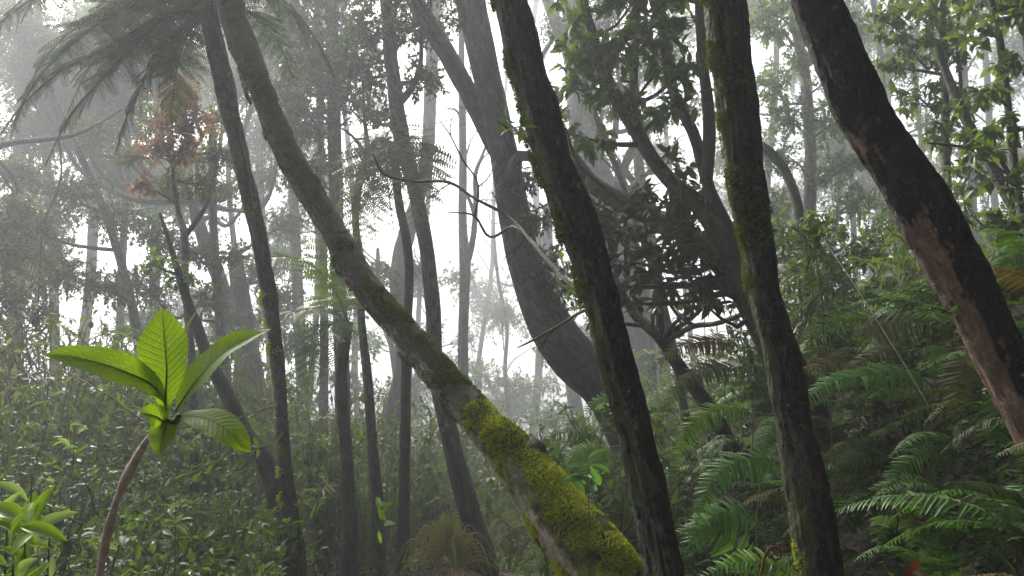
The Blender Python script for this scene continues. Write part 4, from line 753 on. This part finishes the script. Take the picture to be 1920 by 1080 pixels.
def vine(lab, pts, mat='twig', w=.003, leaves=0, name='hanging_vine'):
    p = [P(*q) for q in pts]; b = p[-1]; T = thing(name, lab, 'vine', b); mb = MB(); pp, _ = tube(mb, p, np.full(len(p), w), 5, .05, .2, 20); obj('stem', mb.mesh('stem', M[mat], b), T)
    if leaves:
        mb = MB(); s = pp[R.integers(0, len(pp), leaves)]; l = R.uniform(.03, .07, leaves); inst(mb, MID, s, rdir(leaves) + [0, 0, -.4], rdir(leaves) * .5 + [0, 0, 1], l, l * .4); obj('leaves', mb.mesh('leaves', L['lush'], b), T)
vine('thin pale vine hanging straight down left of the upright black trunk', [(1310, -40, 3.6), (1318, 150, 3.6), (1322, 300, 3.6), (1324, 420, 3.6), (1320, 560, 3.6), (1326, 720, 3.6)], 'twig', .002)
vine('straw-coloured thin stem slanting across the ferns left of the red barked trunk', [(1545, 450, 3.1), (1600, 530, 3.0), (1650, 610, 2.95), (1700, 690, 2.9), (1740, 760, 2.9)], 'stem_brown', .002)
vine('fine creeper climbing over the top of the slender tree fern', [(395, -30, 5.4), (410, 60, 5.45), (440, 160, 5.4), (452, 260, 5.3), (468, 330, 5.2), (480, 450, 5.1)], 'stem_green', .006, 14)
vine('leafy creeper against the upper black leaning trunk', [(985, 200, 2.5), (975, 240, 2.5), (950, 225, 2.6)], 'stem_green', .003, 12)
vine('twining shoot with fresh leaves beside the thick bowed trunk', [(1140, 600, 2.8), (1085, 560, 3), (1045, 520, 3.2), (1030, 480, 3.3), (1050, 470, 3.3)], 'stem_green', .003, 26)
vine('long bare creeper in the left thicket, behind the seedling leaves', [(130, 700, 4.2), (200, 740, 4), (300, 800, 3.9), (420, 790, 3.9), (520, 760, 4)], 'stem_green', .004, 20)
vine('upright bare cane in the left thicket', [(300, 1090, 3.4), (330, 1010, 3.4), (340, 985, 3.4)], 'stem_green', .004)
vine('slack leafy creeper over the low herbs right of the bright seedling', [(200, 1000, 3.2), (300, 920, 3.2), (420, 860, 3.3), (520, 830, 3.5)], 'stem_green', .003, 40)
# ------------------------------------------------------------------ ground cover (uncountable)
mb = MB(); n = 42000
x = R.uniform(-6, 5.5, n); y = R.uniform(1.6, 13, n); k = (np.abs(x) / y < .75) & ((x < -.55) | (x > .3) | (y > 8.3)); x = x[k]; y = y[k]
z = H(x, y); pos = np.stack([x, y, z + R.random(len(x)) ** 2 * .22], 1); l = R.uniform(.03, .085, len(x)) * (.7 + y * .05)
inst(mb, MID, pos, rdir(len(x)) * [1, 1, .5] + [0, 0, .25], rdir(len(x)) * .6 + np.array([0, 0, 1.]), l, l * R.uniform(.2, .5, len(x)))
o = obj('ground_cover', mb.mesh('ground_cover', L['mid'])); o['kind'] = 'stuff'
mb = MB(); n = 46000; x = R.uniform(.5, 5.2, n); y = R.uniform(1.7, 8.5, n); k = x / y < .78; x = x[k]; y = y[k]; z = H(x, y); l = R.uniform(.02, .06, len(x)) * (.8 + y * .08)
inst(mb, MID, np.stack([x, y, z + R.random(len(x)) ** 2 * .16], 1), rdir(len(x)) * [1, 1, .6] + [0, -.2, .1], rdir(len(x)) * .7 + np.array([0, -.3, .8]), l, l * R.uniform(.2, .5, len(x)))
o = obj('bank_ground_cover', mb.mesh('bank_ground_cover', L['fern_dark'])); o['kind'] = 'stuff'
mb = MB(); n = 16000; x = R.uniform(-6, 5.5, n); y = R.uniform(1.6, 11, n); z = H(x, y) + .012 + R.random(n) * .02; l = R.uniform(.03, .09, n)
inst(mb, MID, np.stack([x, y, z], 1), rdir(n) * [1, 1, .15], rdir(n) * .4 + np.array([0, 0, 1.]), l, l * .4)
o = obj('leaf_litter', mb.mesh('leaf_litter', leafmat('litter', (.012, .010, .007), (.028, .02, .013), (.06, .04, .025), .06, trans=.05, rough=.9, spec=.05))); o['kind'] = 'stuff'
# ------------------------------------------------------------------ foreground seedlings
def bigleaf(T, base, pts, hw, face=(0, -1, .25), mat='hero', wave=.06, fold=.25, name='leaf', sawn=26, peak=.55, pw=.8, curl=0.0):
    """pts: midrib (px,py,d); hw: half width in px at the widest station; face: rough normal"""
    w = [P(*q) for q in pts]; c, _, u = curve(w, np.ones(len(w)), np.linalg.norm(w[-1] - w[0]) / 40); n = len(c); t = np.linspace(0, 1, n)
    Tn = nrm(np.gradient(c, axis=0)); S = nrm(np.cross(Tn, np.asarray(face, float))); N = np.cross(S, Tn)
    prof = np.sin(np.pi * t ** (math.log(.5) / math.log(peak))) ** pw; prof[0] = .03; prof[-1] = .01
    prof = prof * (1 + .035 * ((np.arange(n) % 2) * 2 - 1)); W = hw * pts[0][2] / FPX * prof
    m = 13; ss = np.linspace(-1, 1, m); ph = R.random() * 6
    V = c[:, None] + S[:, None] * (W[:, None] * ss)[..., None] + N[:, None] * (W[:, None] * fold * np.abs(ss) ** 1.3 + W.max() * wave * np.sin(t * 15 + ph)[:, None] * np.sign(ss) * np.abs(ss) ** 2 - W[:, None] * curl * ss ** 2)[..., None]
    at = np.stack([np.repeat(t[:, None], m, 1), np.repeat(ss[None], n, 0), np.full((n, m), ph)], -1)
    i = np.arange(n - 1)[:, None] * m; j = np.arange(m - 1)[None]
    mb = MB(); mb.add(V.reshape(-1, 3), np.stack([i + j, i + j + 1, i + m + j + 1, i + m + j], -1).reshape(-1, 4), None, at.reshape(-1, 3))
    lf = obj(name, mb.mesh(name, L[mat], base, attr='ls'), T)
    mb = MB(); tube(mb, c[:-2] - N[:-2] * .0006, np.linspace(.0013, .0004, n - 2), 6, .004, 0); obj('midrib', mb.mesh('midrib', M['stem_green'], base), lf)
b = P(150, 1180, .82); b[2] = float(H(b[0], b[1])); T = thing('seedling', 'tall seedling with a whorl of big sunlit green leaves at the lower left', 'seedling', b)
st = [P(x_, y_, d_) for x_, y_, d_ in [(160, 1180, .84), (185, 1080, .83), (202, 1000, .82), (222, 930, .815), (232, 905, .81), (262, 850, .805), (280, 820, .80), (300, 798, .80), (310, 770, .80), (316, 745, .805)]]
mb = MB(); tube(mb, [b - [0, 0, .02], b * .5 + st[0] * .5] + st, [.004, .0036] + [.0034, .0036, .0046, .0032, .0050, .0042, .0027, 0.0036, .0026, .002], 14, .004, .26, 60, hero=True); obj('stem', mb.mesh('stem', M['stem_brown'], b, attr='bk'), T)
bigleaf(T, b, [(312, 752, .80), (285, 722, .79), (235, 697, .78), (170, 676, .77), (120, 666, .765), (80, 666, .76)], 33, (.1, -1, .7), peak=.5, fold=.2)
bigleaf(T, b, [(306, 790, .80), (310, 740, .795), (312, 690, .80), (308, 635, .81), (303, 578, .82)], 47, (0, -1, .2), peak=.62, fold=.22, pw=.85)
bigleaf(T, b, [(328, 772, .80), (352, 735, .81), (388, 690, .83), (440, 645, .86), (510, 616, .89)], 32, (-.3, -1, .45), peak=.45, fold=.3)
bigleaf(T, b, [(318, 786, .80), (350, 780, .79), (395, 788, .775), (435, 812, .765), (470, 847, .76)], 31, (.1, -1, .9), peak=.6, fold=.3, curl=.3)
bigleaf(T, b, [(312, 795, .80), (290, 780, .785), (272, 775, .775), (262, 776, .77)], 22, (0, -1, .3), peak=.5)
bigleaf(T, b, [(314, 785, .80), (308, 810, .79), (302, 835, .78), (299, 856, .775)], 26, (0, -1, .1), peak=.4)
bigleaf(T, b, [(330, 760, .82), (340, 650, .86), (352, 612, .87), (368, 584, .88)], 9, (-.6, -1, 0), peak=.6, mat='hero')
mb = MB(); tube(mb, [P(312, 786, .80), P(330, 790, .795), P(336, 778, .79)], [.0025, .0035, .002], 9, .003, .1, 30); obj('bud', mb.mesh('bud', M['stem_green'], b), T)
for px, py, d, lab, nl, sz, lf in [(48, 1000, 1.25, 'pale bright sapling in the bottom left corner, behind the seedling stem', 15, .075, 'sprout'), (15, 960, 1.35, 'bright leafy sapling cut by the left edge near the bottom', 12, .07, 'sprout'), (95, 950, 1.5, 'sapling with whitish pale leaves at the lower left', 9, .06, 'pale'), (25, 1060, 1.1, 'low yellow-green plantlet in the very bottom left corner', 14, .06, 'sprout'),
     (490, 965, 3.6, 'yellow-green sprout left of the slender tree fern foot', 9, .09, 'lush'), (140, 800, 3.4, 'narrow yellowish shoot left of the bright seedling stem', 8, .07, 'sprout'), (405, 1000, 3.3, 'small upright sprout between seedling and slender tree fern', 10, .06, 'lush'), (715, 950, 4.6, 'fresh bright shoot in the dark hollow left of the grass tuft', 7, .10, 'sprout'),
     (330, 930, 2.6, 'round pale leaves on a creeping sprig right of the seedling stem', 10, .05, 'pale'), (1130, 760, 2.9, 'glossy bright leaves sprouting at the left side of the leaning black trunk', 16, .055, 'lush'), (1100, 870, 3.0, 'blue-green broad leaves between the mossy tree and leaning black trunk', 14, .09, 'fern_teal'),
     (1525, 425, 3.6, 'cluster of fresh leaves right of the upright black trunk, above the ferns', 14, .08, 'lush'), (930, 225, 2.9, 'few lit leaves beside the upper left edge of the leaning black trunk', 6, .055, 'lush'), (1740, 575, 2.5, 'small glossy leaves beside the left edge of the red barked trunk', 8, .05, 'fern_teal'), (60, 890, 1.6, 'upright single-leaf shoot standing over the lower left saplings', 3, .085, 'sprout')]:
    c = P(px, py, d); g0 = np.array([c[0] + .03, c[1] + .04, float(H(c[0], c[1]))])
    if g0[2] > c[2] - .05: g0[2] = c[2] - .12
    att = {930: (962, 255, 2.66), 1130: (1165, 775, 2.42), 1740: (1790, 590, 2.34)}.get(px)
    if att: g0 = P(*att); c = P(px, py, att[2] - .03)
    T = thing('sapling', lab, 'sapling', g0, 'small leafy sprouts'); mb = MB(); pp, _ = tube(mb, [g0, (g0 + c) / 2 + [.01, 0, 0], c], [.004, .003, .0015], 6, .03, .05, 20); obj('stem', mb.mesh('stem', M['stem_green'], g0), T)
    mb = MB(); k = np.maximum(0, len(pp) - 1 - R.integers(0, 5, nl)); s = pp[k] + rdir(nl) * sz * .25; l = sz * R.uniform(.6, 1.2, nl); X_ = rdir(nl) * [1, .7, .7] + [0, 0, .35]
    big = strip_template(7, lambda t: np.sin(np.pi * np.clip(t * .96 + .03, 0, 1)) ** .8, .2, fold=.15)
    inst(mb, big, s, X_, rdir(nl) * .4 + np.array([0, -.7, .7]), l, l * .31); beziers(mb, pp[k], (pp[k] + s) / 2, s, np.full(nl, .001), np.full(nl, .0008)); obj('leaves', mb.mesh('leaves', L[lf], g0), T)

# ------------------------------------------------------------------ unseen trees added round the viewpoint to block skylight on near ground and haze
for tx, ty, cl in [(4.6, 1.0, [(2.2, 1.5, 6.5, 2.2), (4.6, 2.2, 7, 2.6), (3.2, -1.2, 6.2, 2.6)]), (5.6, 4.6, [(3.6, 4.4, 6.6, 2.1), (5.8, 5.2, 6.8, 2.6), (6.5, 2.5, 4.2, 1.8)]), (7.5, 7.5, [(6.6, 8.0, 7.6, 2.6), (4.6, 7.2, 8.2, 2.0), (8.5, 6, 5.2, 2.2)]),
                   (1.6, -2.4, [(1.2, -2.2, 4.8, 2.4), (0.6, .4, 7.2, 1.9), (3.4, -3, 4.2, 2.2)]),
                   (-2.2, -3.0, [(-2.0, -2.8, 4.4, 2.4), (-4.4, -2.4, 4.0, 2.3), (-.4, -3.6, 3.0, 2.0)]), (4.6, 6.4, [(3.2, 6.6, 8.6, 1.9), (4.6, 8.4, 9.6, 2.0)]), (5.4, -1.6, [(5.4, -1.2, 4.2, 2.4), (6.8, .6, 3.6, 2.2), (4.4, -3.4, 3.0, 2)]), (-6.6, -.6, [(-6.6, -.4, 3.8, 2.4), (-8, 1.6, 3.2, 2)]), (.4, -5.4, [(.4, -5.2, 3.4, 2.6), (2.6, -5.4, 2.6, 2), (-2.4, -5.6, 2.6, 2.2)])]:
    b = np.array([tx, ty, float(H(tx, ty))]); T = thing('added_shade_tree', 'added broad-crowned tree standing outside the view, blocking light from the near ground', 'tree', b, 'added unseen shade trees')
    top = np.array([tx * .9, ty * .9 + .1, cl[0][2] - .4]); mb = MB(); tube(mb, [b - [0, 0, .2], b * .6 + top * .4 + [.1, .1, 0], top], [.16, .12, .07], 10, .2, .08)
    for c in cl: tube(mb, [b * .35 + top * .65, (b * .2 + top * .4 + np.array(c[:3]) * .4), c[:3]], [.07, .05, .02], 6, .2, .08)
    obj('trunk', mb.mesh('trunk', M['bark_dark'], b, attr='bk'), T); mb = MB()
    for cx_, cy_, cz_, r_ in cl:
        n = int((420 if cx_ < 1 else 850) * r_ * r_); pos = rdir(n) * (r_ * R.random((n, 1)) ** .5) * [1, 1, .42] + [cx_, cy_, cz_]; l = R.uniform(.14, .3, n); inst(mb, MID, pos, rdir(n), rdir(n) * .8 + [0, 0, 1.], l, l * .5)
    obj('foliage', mb.mesh('foliage', L['mid'], b), T)
# ------------------------------------------------------------------ unique labels
ORD = ['leftmost', 'second from left', 'third from left', 'fourth from left', 'fifth from left', 'sixth from left', 'seventh from left', 'eighth from left', 'ninth from left', 'tenth from left']
from collections import defaultdict
gl = defaultdict(list)
for o in THINGS: gl[o['label']].append(o)
for lab, os_ in gl.items():
    if len(os_) < 2 or 'outside the view' in lab: continue
    os_.sort(key=lambda o: proj(np.array(o.location) + [0, 0, .2])[0])
    for i, o in enumerate(os_):
        o['label'] = lab + ', ' + ((ORD[i] if i < len(ORD) - 1 and i < len(os_) - 1 else 'rightmost') if len(os_) > 2 or True else '')
# ------------------------------------------------------------------ light
w = bpy.data.worlds.new('World'); bpy.context.scene.world = w; w.use_nodes = True; nt = w.node_tree
sky = nt.nodes.new('ShaderNodeTexSky'); sky.sky_type = 'NISHITA'; sky.sun_disc = False
EL, AZ = math.radians(46), math.radians(-33)   # azimuth from +Y, negative = left
sky.sun_elevation = EL; sky.sun_rotation = AZ; sky.dust_density = 8; sky.air_density = 1.0; sky.ozone_density = .6
hs = nt.nodes.new('ShaderNodeHueSaturation'); hs.inputs['Saturation'].default_value = .3
nt.links.new(sky.outputs[0], hs.inputs['Color']); nt.links.new(hs.outputs[0], nt.nodes['Background'].inputs['Color']); nt.nodes['Background'].inputs['Strength'].default_value = .15
sl = bpy.data.lights.new('sun', 'SUN'); sl.energy = 3.2; sl.angle = math.radians(8); sl.color = (1, .96, .88); so = bpy.data.objects.new('sun', sl); C.objects.link(so)
dv = Vector((math.sin(AZ) * math.cos(EL), math.cos(AZ) * math.cos(EL), math.sin(EL))); so.rotation_euler = dv.to_track_quat('Z', 'Y').to_euler()
sc = bpy.context.scene; sc.view_settings.view_transform = 'Standard'; sc.view_settings.look = 'None'; sc.view_settings.exposure = 1.0
cy = sc.cycles; cy.max_bounces = 5; cy.diffuse_bounces = 3; cy.glossy_bounces = 1; cy.transmission_bounces = 3; cy.volume_bounces = 1; cy.use_denoising = True; cy.use_adaptive_sampling = True; cy.adaptive_threshold = .02
cy.sample_clamp_indirect = 4
